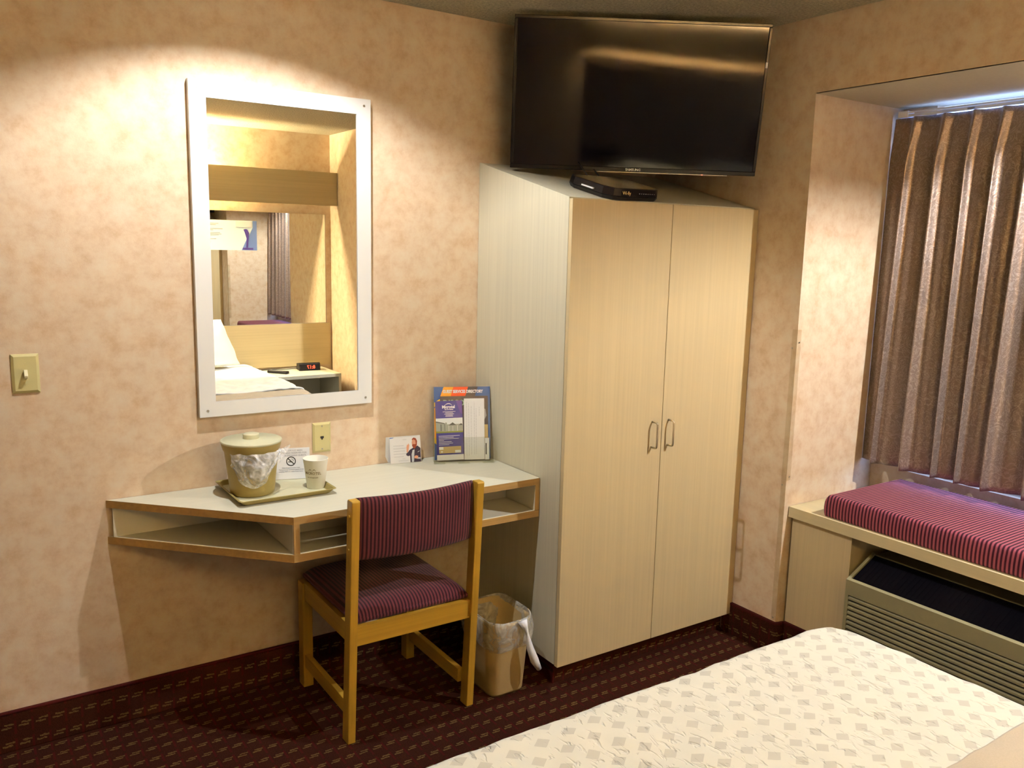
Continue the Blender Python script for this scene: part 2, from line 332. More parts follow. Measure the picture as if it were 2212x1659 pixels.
for c_, z_, r_, lb in ((CAN, H, RA, 'round recessed ceiling can lamp above the desk, just out of frame'), (CAN2, ZH, RB_, 'round recessed can lamp in the alcove soffit over the window bench')):
    t = thing('recessed_ceiling_light', lb, 'light', (c_[0], c_[1], z_))
    obj('housing', B().lathe([(r_+0.001, z_+0.0032), (r_+0.001, z_+0.17), (0.0, z_+0.1705)], *c_), 'baffle', t)
    obj('bulb', B().lathe([(0.0, z_+0.095), (0.022, z_+0.100), (0.034, z_+0.12), (0.015, z_+0.165)], *c_, seg=16), 'bulb', t, smooth=True)

HB = 0.1257
bb = struct('baseboard_back', B().box(XL, -0.905, -0.012, -0.0004, 0.0004, HB), 'carpA', bevel=0.003)
obj('edge_binding', B().box(XL, -0.905, -0.0135, -0.0002, HB+0.0003, HB+0.009), 'binding', bb, bevel=0.003)
def path_strip(pts, z0, z1, th):
    b = B(); vs = []
    for i, p in enumerate(pts):
        d = Vector(pts[min(i+1, len(pts)-1)]) - Vector(pts[max(i-1, 0)]); nn = Vector((d.y, -d.x)).normalized()
        for off in (0, th):
            for z in (z0, z1): vs.append((p[0]+nn.x*off, p[1]+nn.y*off, z))
    fs = []
    for i in range(len(pts)-1):
        a, c = 4*i, 4*i+4
        fs += [(a, c, c+1, a+1), (a+2, a+3, c+3, c+2), (a+1, c+1, c+3, a+3), (a, a+2, c+2, c)]
    fs += [(0, 1, 3, 2), (len(vs)-4, len(vs)-2, len(vs)-1, len(vs)-3)]
    return b.add(vs, fs)
bp = [(-0.0005, -0.556), (-0.0005, -0.815)] + [(-0.0005+0.022*(1-cos(a*pi/2/6)), -0.818-0.012*sin(a*pi/2/6)) for a in range(1, 7)] + [(0.043, -0.838), (0.043, -1.112)]
bb = struct('baseboard_right', path_strip(bp, 0.0004, HB, 0.012), 'carpB')
obj('edge_binding', path_strip(bp, HB+0.0003, HB+0.009, 0.0135), 'binding', bb)
# corner guard strips, clear plastic on the outer corner
g = struct('trim_1', B().box(-0.0016, -0.0003, YR-0.0016, YR+0.022, 0.14, 1.311).box(-0.0016, 0.022, YR-0.0016, YR-0.0003, 0.72, 1.311), 'guard')
for (yy, zz) in ((-0.806, 1.239), (-0.808, 0.70), (-0.812, 0.15)):
    obj('screw', B().disc((yy, zz), 0.0032, (-0.0026, -0.0017), 'x', 10), 'steel', g)
for (xx, zz) in ((0.013, 1.262), (0.015, 0.735)):
    obj('screw', B().disc((xx, zz), 0.0032, (YR-0.0026, YR-0.0017), 'y', 10), 'steel', g)

# window behind the curtain
wn = struct('window_1', B().box(0.585, 0.597, WY0, WY1, WB, WB+0.04).box(0.585, 0.597, WY0, WY1, WT-0.02, WT).box(0.585, 0.597, WY0, WY0+0.03, WB+.04, WT-.02).box(0.585, 0.597, WY1-0.03, WY1, WB+.04, WT-.02).box(0.585, 0.597, -1.83, -1.79, WB+.04, WT-.02), 'white')
obj('pane', B().box(0.589, 0.591, WY0+.03, WY1-.03, WB+.04, WT-.02), 'glass', wn)

# ---------------------------------------------------------------- wardrobe
XW, YW, ZT, ZB, ZK = -0.9225, -0.5998, 1.7619, 0.0871, 1.9157
w = thing('wardrobe', 'tall pale laminate two-door wardrobe with sloping top in the corner', 'wardrobe', ((XW)/2, -0.3, 0))
sl = (ZK-ZT)/0.5998
def zt(y): return ZT + sl*(y+0.5998)
yb, yf = -0.002, YW+0.021
obj('side_panel', B().prism([(yf, ZB+0.003), (yb-0.0125, ZB+0.003), (yb-0.0125, 0.14), (yb, 0.14), (yb, zt(yb)), (yf, zt(yf))], XW+0.001, XW+0.019, 'x'), 'lamz', w)
obj('side_panel', B().prism([(yf, ZB+0.003), (yb, ZB+0.003), (yb, zt(yb)), (yf, zt(yf))], -0.0205, -0.0025, 'x'), 'lamz', w)
obj('top_panel', B().prism([(yf, zt(yf)-0.018), (yb, zt(yb)-0.018), (yb, zt(yb)-0.0003), (yf, zt(yf)-0.0003)], XW+0.0195, -0.021, 'x'), 'lamz', w)
obj('back_panel', B().box(XW+0.0195, -0.021, yb-0.012, yb, ZB+0.003, ZK-0.03), 'inside', w)
obj('bottom_panel', B().box(XW+0.0195, -0.021, yf, yb-0.0125, ZB+0.003, ZB+0.022), 'inside', w)
XG = -0.463
for a, b_, hx in ((XW, XG-0.0012, -0.513), (XG+0.0012, -0.002, -0.430)):
    d = obj('door', B().box(a, b_, YW, YW+0.019, ZB, ZT), ['lamd'], w, bevel=0.0008, seg=1)
    hz0, hz1, yy = 0.866, 0.963, YW-0.0002; pr = 0.030; cr = 0.009
    pts = [(hx, yy, hz0)] + [(hx, yy-pr+cr-cr*sin(q*pi/8), hz0+cr-cr*cos(q*pi/8)) for q in range(5)] + [(hx, yy-pr+cr-cr*cos(q*pi/8), hz1-cr+cr*sin(q*pi/8)) for q in range(5)] + [(hx, yy, hz1)]
    obj('handle', B().tube(pts, 0.0038, 10), 'chrome', d, smooth=True)
obj('edge_seam', B().box(XW+0.0035, -0.004, YW+0.0192, yf-0.0002, ZB+0.004, ZT-0.002), 'seam', w)
obj('plinth', B().box(-0.905, -0.014, -0.552, -0.001, 0.0004, ZB+0.0025), 'carpA', w)

# ---------------------------------------------------------------- desk
ZD = 0.7681
dk = thing('desk', 'wall-mounted pale laminate desk with open cubbies and angled left end', 'desk', (-1.6, -0.2, 0.62))
P = [(-2.301, -0.002), (-1.847, -0.4617), (-0.9245, -0.4617), (-0.9245, -0.002)]
def slab(z0, z1): return B().prism(P, z0, z1, 'z')
obj('desktop', slab(ZD-0.0245, ZD-0.0005), 'edge', dk); 
top = obj('surface_laminate', B().prism([(p[0]+dx, p[1]+dy) for p, (dx, dy) in zip(P, ((0.001, 0), (0, 0.0006), (0, 0.0006), (0, 0)))], ZD-0.0004, ZD, 'z'), 'lamx', dk)
obj('bottom_board', slab(0.6225, 0.6465), 'edge', dk)
obj('shelf_liner', B().prism([(-2.294, -0.004), (-1.846, -0.4585), (-0.944, -0.4585), (-0.944, -0.004)], 0.6467, 0.6477, 'z'), 'inside', dk)
obj('end_panel', B().box(-0.9425, -0.9245, -0.4617, -0.003, 0.6480, ZD-0.0247), 'edgez', dk)
obj('end_panel_liner', B().box(-0.9437, -0.9427, -0.4605, -0.2715, 0.6480, ZD-0.0247), 'inside', dk)
obj('divider', B().prism([(-1.847, -0.4612), (-1.828, -0.4612), (-1.828, -0.01), (-1.846, -0.01)], 0.6480, ZD-0.0247, 'z'), 'edgez', dk)
obj('divider_liner', B().box(-1.8485, -1.8472, -0.456, -0.02, 0.6480, ZD-0.0247).box(-1.8277, -1.8267, -0.458, -0.2715, 0.6480, ZD-0.0247), 'inside', dk)
obj('back_panel', B().box(-1.8265, -0.944, -0.271, -0.256, 0.6480, ZD-0.0247).box(-2.285, -1.849, -0.018, -0.004, 0.6480, ZD-0.0247), 'inside', dk)

# ---------------------------------------------------------------- framed wall mirror
mx0, mx1, mz0, mz1 = -2.006, -1.3885, 1.0127, 2.0953; ix0, ix1, iz0, iz1 = -1.953, -1.4415, 1.063, 2.042
mr = thing('wall_mirror', 'tall rectangular mirror in a wide white frame above the desk', 'mirror', ((mx0+mx1)/2, -0.001, mz0))
YF = -0.0235
obj('frame', B().box(mx0, mx1, YF, -0.001, iz1, mz1).box(mx0, mx1, YF, -0.001, mz0, iz0).box(mx0, ix0, YF, -0.001, iz0, iz1).box(ix1, mx1, YF, -0.001, iz0, iz1), 'white', mr)
obj('mirror_glass', B().box(ix0+.0005, ix1-.0005, -0.0195, -0.002, iz0+.0005, iz1-.0005), 'mirror', mr)
for sx, sz in ((-1.980, 2.072), (-1.414, 2.072), (-1.413, 1.035), (-1.980, 1.034)):
    obj('screw', B().disc((sx, sz), 0.0042, (YF-0.0012, YF-0.0001), 'y', 14), 'steel', mr)

# ---------------------------------------------------------------- switch and phone jack
def plate(bx, x, z, wd_, ht, T=None):
    e = 0.0075; d = 0.0065
    vs = [(x+sx*(wd_/2-q), -0.0005-dd, z+sz*(ht/2-q)) for q, dd in ((0, 0), (0, 0.002), (e, d)) for sx, sz in ((-1, -1), (1, -1), (1, 1), (-1, 1))]
    fs = [(0, 3, 2, 1)] + [(4*l+i, 4*l+(i+1) % 4, 4*l+4+(i+1) % 4, 4*l+4+i) for l in range(2) for i in range(4)] + [(8, 9, 10, 11)]
    return bx.add(vs, fs)
sw = thing('light_switch', 'ivory toggle light switch on the wall left of the mirror', 'light switch', (-2.4995, -0.0005, 1.191))
obj('switch_plate', plate(B(), -2.4995, 1.191, 0.0735, 0.1175), 'ivory', sw)
obj('toggle', B().prism([(-0.0071, 1.180), (-0.0071, 1.203), (-0.013, 1.2005), (-0.024, 1.186), (-0.022, 1.179)], -2.5045, -2.4945, 'x'), 'ivoryhi', sw, bevel=0.001)
for zz in (1.191+0.03, 1.191-0.03): obj('screw', B().disc((-2.4995, zz), 0.0032, (-0.0082, -0.0071), 'y', 12), 'ivory', sw)
pj = thing('phone_jack', 'ivory phone jack plate on the wall below the mirror', 'wall plate', (-1.577, -0.0005, 0.897))
obj('jack_plate', plate(B(), -1.577, 0.897, 0.069, 0.110), 'ivory', pj)
obj('jack', B().prism([(-1.5835, 0.902), (-1.5835, 0.895), (-1.5795, 0.893), (-1.5795, 0.889), (-1.5745, 0.889), (-1.5745, 0.893), (-1.5705, 0.895), (-1.5705, 0.902)], -0.0076, -0.0071, 'y'), 'ink', pj)
for zz in (0.897+0.042, 0.897-0.042): obj('screw', B().disc((-1.577, zz), 0.003, (-0.0080, -0.0071), 'y', 12), 'steel', pj)

# ---------------------------------------------------------------- television, bracket, receiver
tyaw, tilt, tw = -0.577, 0.165, 0.933; th = tw*0.575
rv = Vector((cos(tyaw), sin(tyaw), 0)); nv = Vector((sin(tyaw), -cos(tyaw), 0)); nv = nv*cos(tilt) - Vector((0, 0, 1))*sin(tilt); uv = nv.cross(rv)
if uv.z < 0: uv = -uv
rol = -0.011; rv, uv = rv*cos(rol)+uv*sin(rol), -rv*sin(rol)+uv*cos(rol)
tc = Vector((-0.497, -0.424, 2.152)); TT = Matrix(((rv.x, uv.x, nv.x, tc.x), (rv.y, uv.y, nv.y, tc.y), (rv.z, uv.z, nv.z, tc.z), (0, 0, 0, 1)))
tv = thing('television', 'large black flat-screen television tilted down in the ceiling corner', 'television', tuple(tc - uv*th/2))
bz = 0.012; hw, hh = tw/2, th/2
obj('bezel', B(TT).box(-hw, hw, hh-bz, hh, -0.02, 0).box(-hw, hw, -hh, -hh+bz+0.004, -0.02, 0).box(-hw, -hw+bz, -hh+bz+.004, hh-bz, -0.02, 0).box(hw-bz, hw, -hh+bz+.004, hh-bz, -0.02, 0), 'gloss', tv, bevel=0.002)
obj('screen', B(TT).box(-hw+bz+.0003, hw-bz-.0003, -hh+bz+.0043, hh-bz-.0003, -0.018, -0.0025), 'screen', tv)
obj('back_shell', B(TT).box(-hw+0.004, hw-0.004, -hh+0.004, hh-0.004, -0.034, -0.0205).box(-0.30, 0.30, -0.20, 0.13, -0.056, -0.0345), 'black', tv, bevel=0.004)
obj('chrome_lip', B(TT).box(-0.14, 0.36, -hh-0.004, -hh-0.0002, -0.012, -0.002), 'steel', tv, bevel=0.001)
text('brand_lettering', 'SAMSUNG', 0.0125, 'whiteink', tv, TT @ Matrix.Translation((0.0, -hh+0.0078, 0.0006)), bold=0.0003)
obj('standby_light', B(TT).box(0.262, 0.266, -hh-0.0035, -hh-0.0005, -0.0015, 0.0003), 'redled', tv)
obj('sticker', B(TT).box(hw-0.0105, hw-0.003, 0.118, 0.138, 0.0001, 0.0006), 'whiteink', tv)
mt = thing('television_bracket', 'black steel arm bracket behind the television, fixed in the corner', 'bracket', (-0.2, -0.02, 2.1))
q0 = TT @ Vector((0, -0.03, -0.060)); 
obj('mounting_plate', B(TT).box(-0.1, 0.1, -0.13, 0.07, -0.0615, -0.0565), 'black', mt)
obj('arm', B().tube([TT @ Vector((0, -0.03, -0.062)), (-0.34, -0.17, 2.13), (-0.24, -0.012, 2.13)], 0.016, 10), 'black', mt)
obj('wall_plate', B().box(-0.31, -0.17, -0.0115, -0.0008, 2.03, 2.23), 'black', mt)
# receiver resting on the sloping wardrobe top
def onslope(x, y, h): 
    nx = Vector((0, -sl, 1)).normalized(); return tuple(Vector((x, y, zt(y)))+nx*h)
rb = thing('set_top_box', 'black receiver box on the wardrobe top under the television', 'set-top box', (-0.64, -0.48, zt(-0.48)))
fp = [(-0.778, -0.405), (-0.770, -0.560), (-0.745, -0.590), (-0.715, -0.597), (-0.535, -0.578), (-0.516, -0.566), (-0.508, -0.52), (-0.515, -0.36), (-0.76, -0.36)]
def loft(fp, h0, h1, s0=1, s1=1):
    cx = sum(p[0] for p in fp)/len(fp); cy = sum(p[1] for p in fp)/len(fp); b = B(); n = len(fp)
    vs = [onslope(cx+(p[0]-cx)*s, cy+(p[1]-cy)*s, h) for h, s in ((h0, s0), (h1, s1)) for p in fp]
    return b.add(vs, [tuple(range(n))[::-1], tuple(range(n, 2*n))] + [(i, (i+1) % n, n+(i+1) % n, n+i) for i in range(n)])
obj('lower_shell', loft(fp, 0.001, 0.013, 0.96, 1.0), 'black', rb)
obj('upper_shell', loft(fp, 0.0132, 0.043, 1.0, 0.97), 'gloss', rb, bevel=0.003)
TS = frame(onslope(-0.627, -0.5895, 0.027), (0.99, 0.104, 0.025), (0, sl*-0.0, 1))
text('lettering', 'Wi-fly', 0.017, 'sand', rb, TS @ Matrix.Translation((-0.065, 0, 0.0015)))
b_ = B(TS)
for i in range(8): b_.box(0.0+i*0.011, 0.003+i*0.011, -0.0012, 0.0012, 0.0, 0.0012)
obj('indicator_marks', b_, 'steel', rb)
TS2 = frame(onslope(-0.7762, -0.485, 0.024), (0.05, -1, -sl), (0, 0, 1))
obj('smart_card', B(TS2).box(-0.028, 0.035, -0.003, 0.0015, -0.002, 0.005), 'card', rb)
for k_, (x_, y_) in enumerate(((-0.655, -0.355), (-0.60, -0.355))):
    o = obj('cable', B().tube([(x_, y_+0.004, zt(y_)+0.030), (x_+0.0, y_+0.04, zt(y_)+0.06), (x_+0.01, y_+0.12, 1.95), (x_+0.02, y_+0.20, 2.00)], 0.003, 8), 'black', smooth=True)
    tag(o, ['black cable rising from the receiver, the left one of two', 'black cable rising from the receiver, the right one of two'][k_], 'cable', 'cables behind the television')

# ---------------------------------------------------------------- chair
ch = thing('desk_chair', 'honey wood chair with maroon striped seat and back at the desk', 'chair', (-1.469, -0.3, 0))
ZP = 0.826
def yl(z): return -0.527 - 0.05*z/ZP
for xa, xb in ((-1.705, -1.678), (-1.261, -1.234)):
    obj('leg', B().prism([(yl(0), 0.0005), (yl(ZP), ZP-0.004), (yl(ZP)+0.004, ZP), (yl(ZP)+0.034, ZP), (yl(ZP)+0.040, ZP-0.006), (yl(0)+0.046, 0.0005)], xa, xb, 'x'), 'chairwood', ch, bevel=0.0025)
for xa, xb in ((-1.697, -1.660), (-1.284, -1.250)):
    obj('leg', B().box(xa, xb, -0.108, -0.062, 0.0005, 0.398), 'chairwood', ch, bevel=0.0025)
obj('seat_rail', B().prism([(yl(.337)+0.010, .337), (yl(.40)+0.010, .402), (yl(.40)+0.030, .402), (yl(.337)+0.030, .337)], -1.6775, -1.2615, 'x'), 'chairwoodx', ch)
obj('seat_rail', B().box(-1.659, -1.285, -0.100, -0.080, 0.337, 0.400), 'chairwoodx', ch)
for xa in (-1.690, -1.272):
    obj('seat_rail', B().box(xa, xa+0.018, -0.500, -0.110, 0.337, 0.400), 'chairwoody', ch)
    obj('stretcher', B().box(xa-0.002, xa+0.018, -0.486, -0.1085, 0.078, 0.128), 'chairwoody', ch, bevel=0.002)
def seatf(u, v):
    return (-1.676+0.414*u, -0.536+0.462*v, 0)
def cushion(x0, x1, y0, y1, z0, z1, r, crown, nx=28, ny=28, T=None, e0=0.35):
    b = B(); 
    def pr(t, L):                                          # profile coordinate along an axis with rounded ends
        return t
    top, bot = [], []
    def zz(u, v):
        ex = min(u, 1-u)*(x1-x0); ey = min(v, 1-v)*(y1-y0)
        k = 1.0
        for e in (ex, ey):
            if e < r: k *= math.sqrt(max(0, 1-(1-e/r)**2))
        return z0 + (z1-z0-crown)*(e0+(1-e0)*k) + crown*(sin(pi*u)**0.6)*(sin(pi*v)**0.6)
    ds = (0, 0.0012, 0.0035, 0.007, 0.012, 0.018, 0.026, 0.038)
    def samp(L, n_): return sorted(set([d/L for d in ds] + [1-d/L for d in ds] + [k_ for k_ in (i/n_ for i in range(n_)) if 0.05/L < k_ < 1-0.05/L]))
    us = samp(x1-x0, nx); ws = samp(y1-y0, ny); nn = len(us); nm = len(ws)
    vs = [(x0+(x1-x0)*u, y0+(y1-y0)*v, zz(u, v)) for v in ws for u in us]
    fs = [(j*nn+i, j*nn+i+1, (j+1)*nn+i+1, (j+1)*nn+i) for j in range(nm-1) for i in range(nn-1)]
    rim = [i for i in range(nn)] + [j*nn+nn-1 for j in range(1, nm)] + [(nm-1)*nn+i for i in range(nn-2, -1, -1)] + [j*nn for j in range(nm-2, 0, -1)]
    m_ = len(rim); cxm, cym = (x0+x1)/2, (y0+y1)/2; prev = rim
    for (hh_, out) in ((0.80*e0, 0.0020), (0.50*e0, 0.0032), (0.20*e0, 0.0020), (0.06*e0, 0.0), (0.0, -0.004)):
        k = len(vs)
        for i in rim:
            p = vs[i]; sx = -1 if abs(p[0]-x0) < 1e-6 else (1 if abs(p[0]-x1) < 1e-6 else 0); sy = -1 if abs(p[1]-y0) < 1e-6 else (1 if abs(p[1]-y1) < 1e-6 else 0)
            vs.append((p[0]+sx*out, p[1]+sy*out, z0+(z1-z0)*hh_))
        fs += [(prev[i], k+i, k+(i+1) % m_, prev[(i+1) % m_]) for i in range(m_)]; prev = list(range(k, k+m_))
    fs += [tuple(prev)]
    return b.add(vs, fs, T)
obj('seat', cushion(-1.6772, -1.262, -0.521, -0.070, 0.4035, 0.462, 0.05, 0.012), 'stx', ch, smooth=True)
# curved upholstered back pad
def backpad(u, v):
    x = -1.6765 + 0.4142*u; bow = 0.030*sin(pi*u); t = v*2*pi
    H2 = 0.103; D2 = 0.021; e = 0.35
    cz = math.copysign(abs(cos(t))**e, cos(t))*H2; cy = math.copysign(abs(sin(t))**0.8, sin(t))*D2
    zc = 0.722; return (x, -0.566+0.032 - bow + cy*(0.55+0.45*min(1, sin(pi*min(max(u, .02), .98))*4)) - (cz)*0.06, zc+cz)
bk = B().grid(backpad, 24, 32)
bk.f += [tuple(j*25 for j in range(33))[:-1], tuple(j*25+24 for j in range(33))[:-1][::-1]]
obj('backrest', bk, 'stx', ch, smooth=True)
for zz in (0.775, 0.665):
    obj('bolt_plug', B().disc((yl(zz)+0.018, zz), 0.005, (-1.7085, -1.7051), 'x', 14), 'chairwoodx', ch)

# ---------------------------------------------------------------- waste bin with liner
bc = (-1.086, -0.440)
def rrect(hw, hd, r, n=6):
    pts = []
    for (sx, sy, a0) in ((1, 1, 0), (-1, 1, pi/2), (-1, -1, pi), (1, -1, 3*pi/2)):
        for i in range(n+1):
            a = a0 + i*pi/2/n; pts.append((sx*(hw-r)+r*cos(a), sy*(hd-r)+r*sin(a)))
    return pts
wb = thing('waste_bin', 'beige plastic waste bin with a clear liner, under the desk', 'waste bin', (bc[0], bc[1], 0))
def binlevels(levels, c=bc, ns=0, seed=0, amp=0):
    b = B(); vs = []; L = []
    for (z, hw, hd, r) in levels:
        pts = rrect(hw, hd, r); m_ = len(pts)
        for i, (x, y) in enumerate(pts):
            k = 1
            if amp: k = 1 + amp*noise.noise(Vector((x*18+seed, y*18, z*26)))
            vs.append((c[0]+x*k, c[1]+y*k, z + (amp*0.25*noise.noise(Vector((x*25, y*25, seed+z*9))) if amp else 0)))
    n = len(levels); fs = [(j*m_+i, j*m_+(i+1) % m_, (j+1)*m_+(i+1) % m_, (j+1)*m_+i) for j in range(n-1) for i in range(m_)]
    return b.add(vs, fs), m_
b_, m_ = binlevels([(0.004, 0.060, 0.082, 0.025), (0.0005, 0.068, 0.090, 0.030), (0.012, 0.0715, 0.094, 0.032), (0.27, 0.086, 0.117, 0.042), (0.285, 0.0895, 0.1205, 0.044), (0.287, 0.087, 0.118, 0.042), (0.27, 0.083, 0.114, 0.040), (0.012, 0.068, 0.090, 0.030)])
b_.f.append(tuple(range(m_))); b_.f.append(tuple(range(7*m_, 8*m_)))
obj('bin_body', b_, 'binp', wb, smooth=True)
lv = [(0.16, 0.0790, 0.104, 0.038), (0.25, 0.0815, 0.110, 0.040), (0.288, 0.086, 0.1165, 0.042), (0.298, 0.0905, 0.122, 0.046), (0.290, 0.096, 0.1285, 0.050), (0.262, 0.0985, 0.133, 0.052), (0.232, 0.098, 0.131, 0.052), (0.205, 0.095, 0.127, 0.050), (0.185, 0.0905, 0.119, 0.046)]
b_, m_ = binlevels(lv, amp=0.05, seed=3.1)
ln = obj('bin_liner', b_, 'binbag', wb, smooth=True, subd=1)
kx, ky = -1.050, -0.576
obj('liner_knot', B().tube([(kx-0.012, ky+0.004, 0.292), (kx-0.006, ky-0.004, 0.268), (kx, ky-0.008, 0.250), (kx+0.003, ky-0.010, 0.236), (kx+0.012, ky-0.014, 0.19), (kx+0.030, ky-0.018, 0.14), (kx+0.048, ky-0.022, 0.105)], [0.018, 0.011, 0.006, 0.0065, 0.013, 0.016, 0.010], 9), 'knot', wb, smooth=True)

# ---------------------------------------------------------------- tray, bucket, cup, cards
tr = thing('serving_tray', 'khaki plastic tray on the desk holding the bucket and cup', 'tray', (-1.80, -0.152, ZD))
TR = Matrix.Translation((-1.800, -0.152, ZD)) @ Matrix.Rotation(R(0.5), 4, 'Z')
def traylev(lv):
    vs = []
    for z, hx, hy, r in lv: vs += [(x, y, z) for x, y in rrect(hx, hy, r, 4)]
    m_ = 20; n = len(lv); return vs, [(j*m_+i, j*m_+(i+1) % m_, (j+1)*m_+(i+1) % m_, (j+1)*m_+i) for j in range(n-1) for i in range(m_)] + [tuple(range(m_))[::-1], tuple(range((n-1)*m_, n*m_))]
vs, fs = traylev([(0.0006, 0.140, 0.122, 0.010), (0.004, 0.146, 0.128, 0.012), (0.0165, 0.156, 0.139, 0.012), (0.0190, 0.1625, 0.1435, 0.012), (0.0205, 0.161, 0.142, 0.012), (0.0190, 0.155, 0.138, 0.012), (0.006, 0.146, 0.128, 0.012), (0.005, 0.144, 0.126, 0.012)])
obj('tray_body', B(TR).add(vs, fs), ['olive'], tr)
obj('tray_mat', B(TR).prism(rrect(0.143, 0.125, 0.012, 4), 0.0052, 0.0058, 'z'), 'lid', tr)
ZTR = ZD+0.0062
bu = thing('ice_bucket', 'khaki ice bucket with round lid and plastic bag on the tray', 'ice bucket', (-1.878, -0.155, ZTR))
bx, by = -1.878, -0.155
obj('bucket_body', B().lathe([(0.0, ZTR), (0.066, ZTR), (0.0705, ZTR+0.004), (0.0725, ZTR+0.02), (0.080, ZTR+0.09), (0.0865, ZTR+0.145), (0.0905, ZTR+0.150), (0.0945, ZTR+0.165), (0.0950, ZTR+0.172)], bx, by, 56), 'olive', bu, smooth=True)
ldo = obj('bucket_lid', B().lathe([(0.0955, ZTR+0.1722), (0.0975, ZTR+0.1745), (0.0975, ZTR+0.179), (0.095, ZTR+0.1805), (0.090, ZTR+0.1795), (0.088, ZTR+0.1815), (0.0, ZTR+0.184)], bx, by, 56), 'lid', bu, smooth=True)
obj('lid_knob', B().lathe([(0.025, ZTR+0.1815), (0.0265, ZTR+0.196), (0.0255, ZTR+0.1985), (0.023, ZTR+0.1995), (0.0, ZTR+0.200)], bx, by, 32), 'lid', ldo, smooth=True)
def bagf(u, v):                                            # crumpled clear bag hanging down the front
    a = R(-150) + R(112)*u; depth = 0.118*(1-(2*u-0.84)**2*0.82 if u < .95 else 0.25)*v
    z = ZTR+0.150-depth; rad = 0.0722+0.0225*min(1, (z-ZTR)/0.165) + 0.004 + 0.011*sin(pi*min(1, v*1.02))*sin(pi*u)
    nz = noise.noise(Vector((u*7, v*5, 1.3)))*0.010 + noise.noise(Vector((u*19, v*12, 4.3)))*0.005
    return (bx+(rad+nz*(0.3+v))*cos(a), by+(rad+nz*(0.3+v))*sin(a), z+noise.noise(Vector((u*8, v*8, 9)))*0.004)
obj('plastic_bag', B().grid(bagf, 44, 26), 'filmbag', bu, smooth=True)
def bagtip(u, v):
    a = R(-38)+R(14)*u; r = 0.094+0.030*u; return (bx+r*cos(a), by+r*sin(a), ZTR+0.148+0.012*u - v*(0.006+0.040*(1-u)))
obj('bag_corner', B().grid(bagtip, 8, 4), 'filmbag', bu, smooth=True)

cu = thing('paper_cup', 'white paper cup with brown lettering on the tray', 'cup', (-1.676, -0.200, ZTR))
ux, uy = -1.676, -0.200; cz0, cz1 = ZTR, ZTR+0.102; rb0, rt0 = 0.0295, 0.0415
def cr_(z): return rb0+(rt0-rb0)*(z-cz0)/(cz1-cz0)
obj('cup_body', B().lathe([(0.0, cz0+0.006), (rb0-0.002, cz0+0.006), (rb0-0.001, cz0), (rb0, cz0+0.0002), (cr_(cz1-0.016), cz1-0.016), (cr_(cz1-0.015)+0.0006, cz1-0.0145), (rt0, cz1-0.003), (rt0+0.001, cz1-0.001), (rt0, cz1), (rt0-0.001, cz1-0.001), (rb0-0.0005, cz0+0.0065), (0, cz0+0.0066)], ux, uy, 44), 'cup', cu, smooth=True)
def wrap(zc, dr=0.0004, aim=R(-128)):
    def fn(p):
        z = zc+p[1]; r = cr_(z)+dr+p[2]; a = aim + p[0]/r; return (ux+r*cos(a), uy+r*sin(a), z)
    return fn
text('cup_lettering', 'MICROTEL', 0.0135, 'brownink', cu, None, fn=wrap(cz0+0.056), sx=0.92, bold=0.0001)
text('cup_lettering', 'BY WYNDHAM', 0.0055, 'brownink', cu, None, fn=wrap(cz0+0.041), sx=1.0)
b_ = B()
def arc(b_, cxx, w_, h_, zc):
    n_ = 10; pts = []
    for i in range(n_+1): pts.append((cxx-w_/2+w_*i/n_, h_*sin(pi*i/n_)))
    vs = [wrap(zc)((x, y, 0)) for x, y in pts] + [wrap(zc)((x, y+0.0012*(1+sin(pi*i/n_)), 0)) for i, (x, y) in enumerate(pts)]
    b_.add(vs, [(i, i+1, n_+2+i, n_+1+i) for i in range(n_)])
arc(b_, -0.008, 0.012, 0.005, cz0+0.0635); arc(b_, 0.006, 0.012, 0.005, cz0+0.0635)
b_.add([wrap(cz0+0.0485)(p) for p in ((-0.014, 0, 0), (0.012, 0, 0), (0.012, 0.0007, 0), (-0.014, 0.0007, 0))], [(0, 1, 2, 3)])
obj('cup_emblem', b_, 'brownink', cu)

# no-smoking card
SG = frame((-1.715, -0.068, ZTR+0.0008), (cos(R(-17)), sin(R(-17)), 0), (0.04, 0.13, 1))
sg = thing('no_smoking_card', 'pale no-smoking notice card between the bucket and cup', 'sign', (-1.715, -0.068, ZTR))
obj('card', B(SG).box(-0.066, 0.064, 0, 0.109, -0.0008, 0), 'card', sg)
obj('card_stand', B(SG).box(-0.03, 0.03, 0.002, 0.004, -0.020, -0.0009), 'card', sg)
for i, s_ in enumerate(('THIS ROOM HAS BEEN', 'SERVICED AND RESERVED FOR', 'OUR NON-SMOKING GUESTS.')):
    text('lettering', s_, 0.0078, 'greyink', sg, SG @ Matrix.Translation((0.0, 0.100-i*0.0088, 0.0003)), sx=1.0)
for i, s_ in enumerate(('Please be good to your lungs.', 'The furnishings and future guests to use', 'smoking while you make it your home.')):
    text('lettering', s_, 0.0052, 'greyink', sg, SG @ Matrix.Translation((0.0, 0.040-i*0.0066, 0.0003)), sx=1.0)
b_ = B(); nn = 36; cyy = 0.0625; ro, ri = 0.0165, 0.0135
ring = [(ro*cos(2*pi*k/nn), cyy+ro*sin(2*pi*k/nn)) for k in range(nn)] + [(ri*cos(2*pi*k/nn), cyy+ri*sin(2*pi*k/nn)) for k in range(nn)]
b_.add([(x, y, 0.0004) for x, y in ring], [(k, (k+1) % nn, nn+(k+1) % nn, nn+k) for k in range(nn)], SG)
Tb = SG @ Matrix.Translation((0, cyy, 0.0003)) @ Matrix.Rotation(R(-45), 4, 'Z'); b_.box(-0.014, 0.014, -0.0016, 0.0016, 0, 0.0003, Tb)
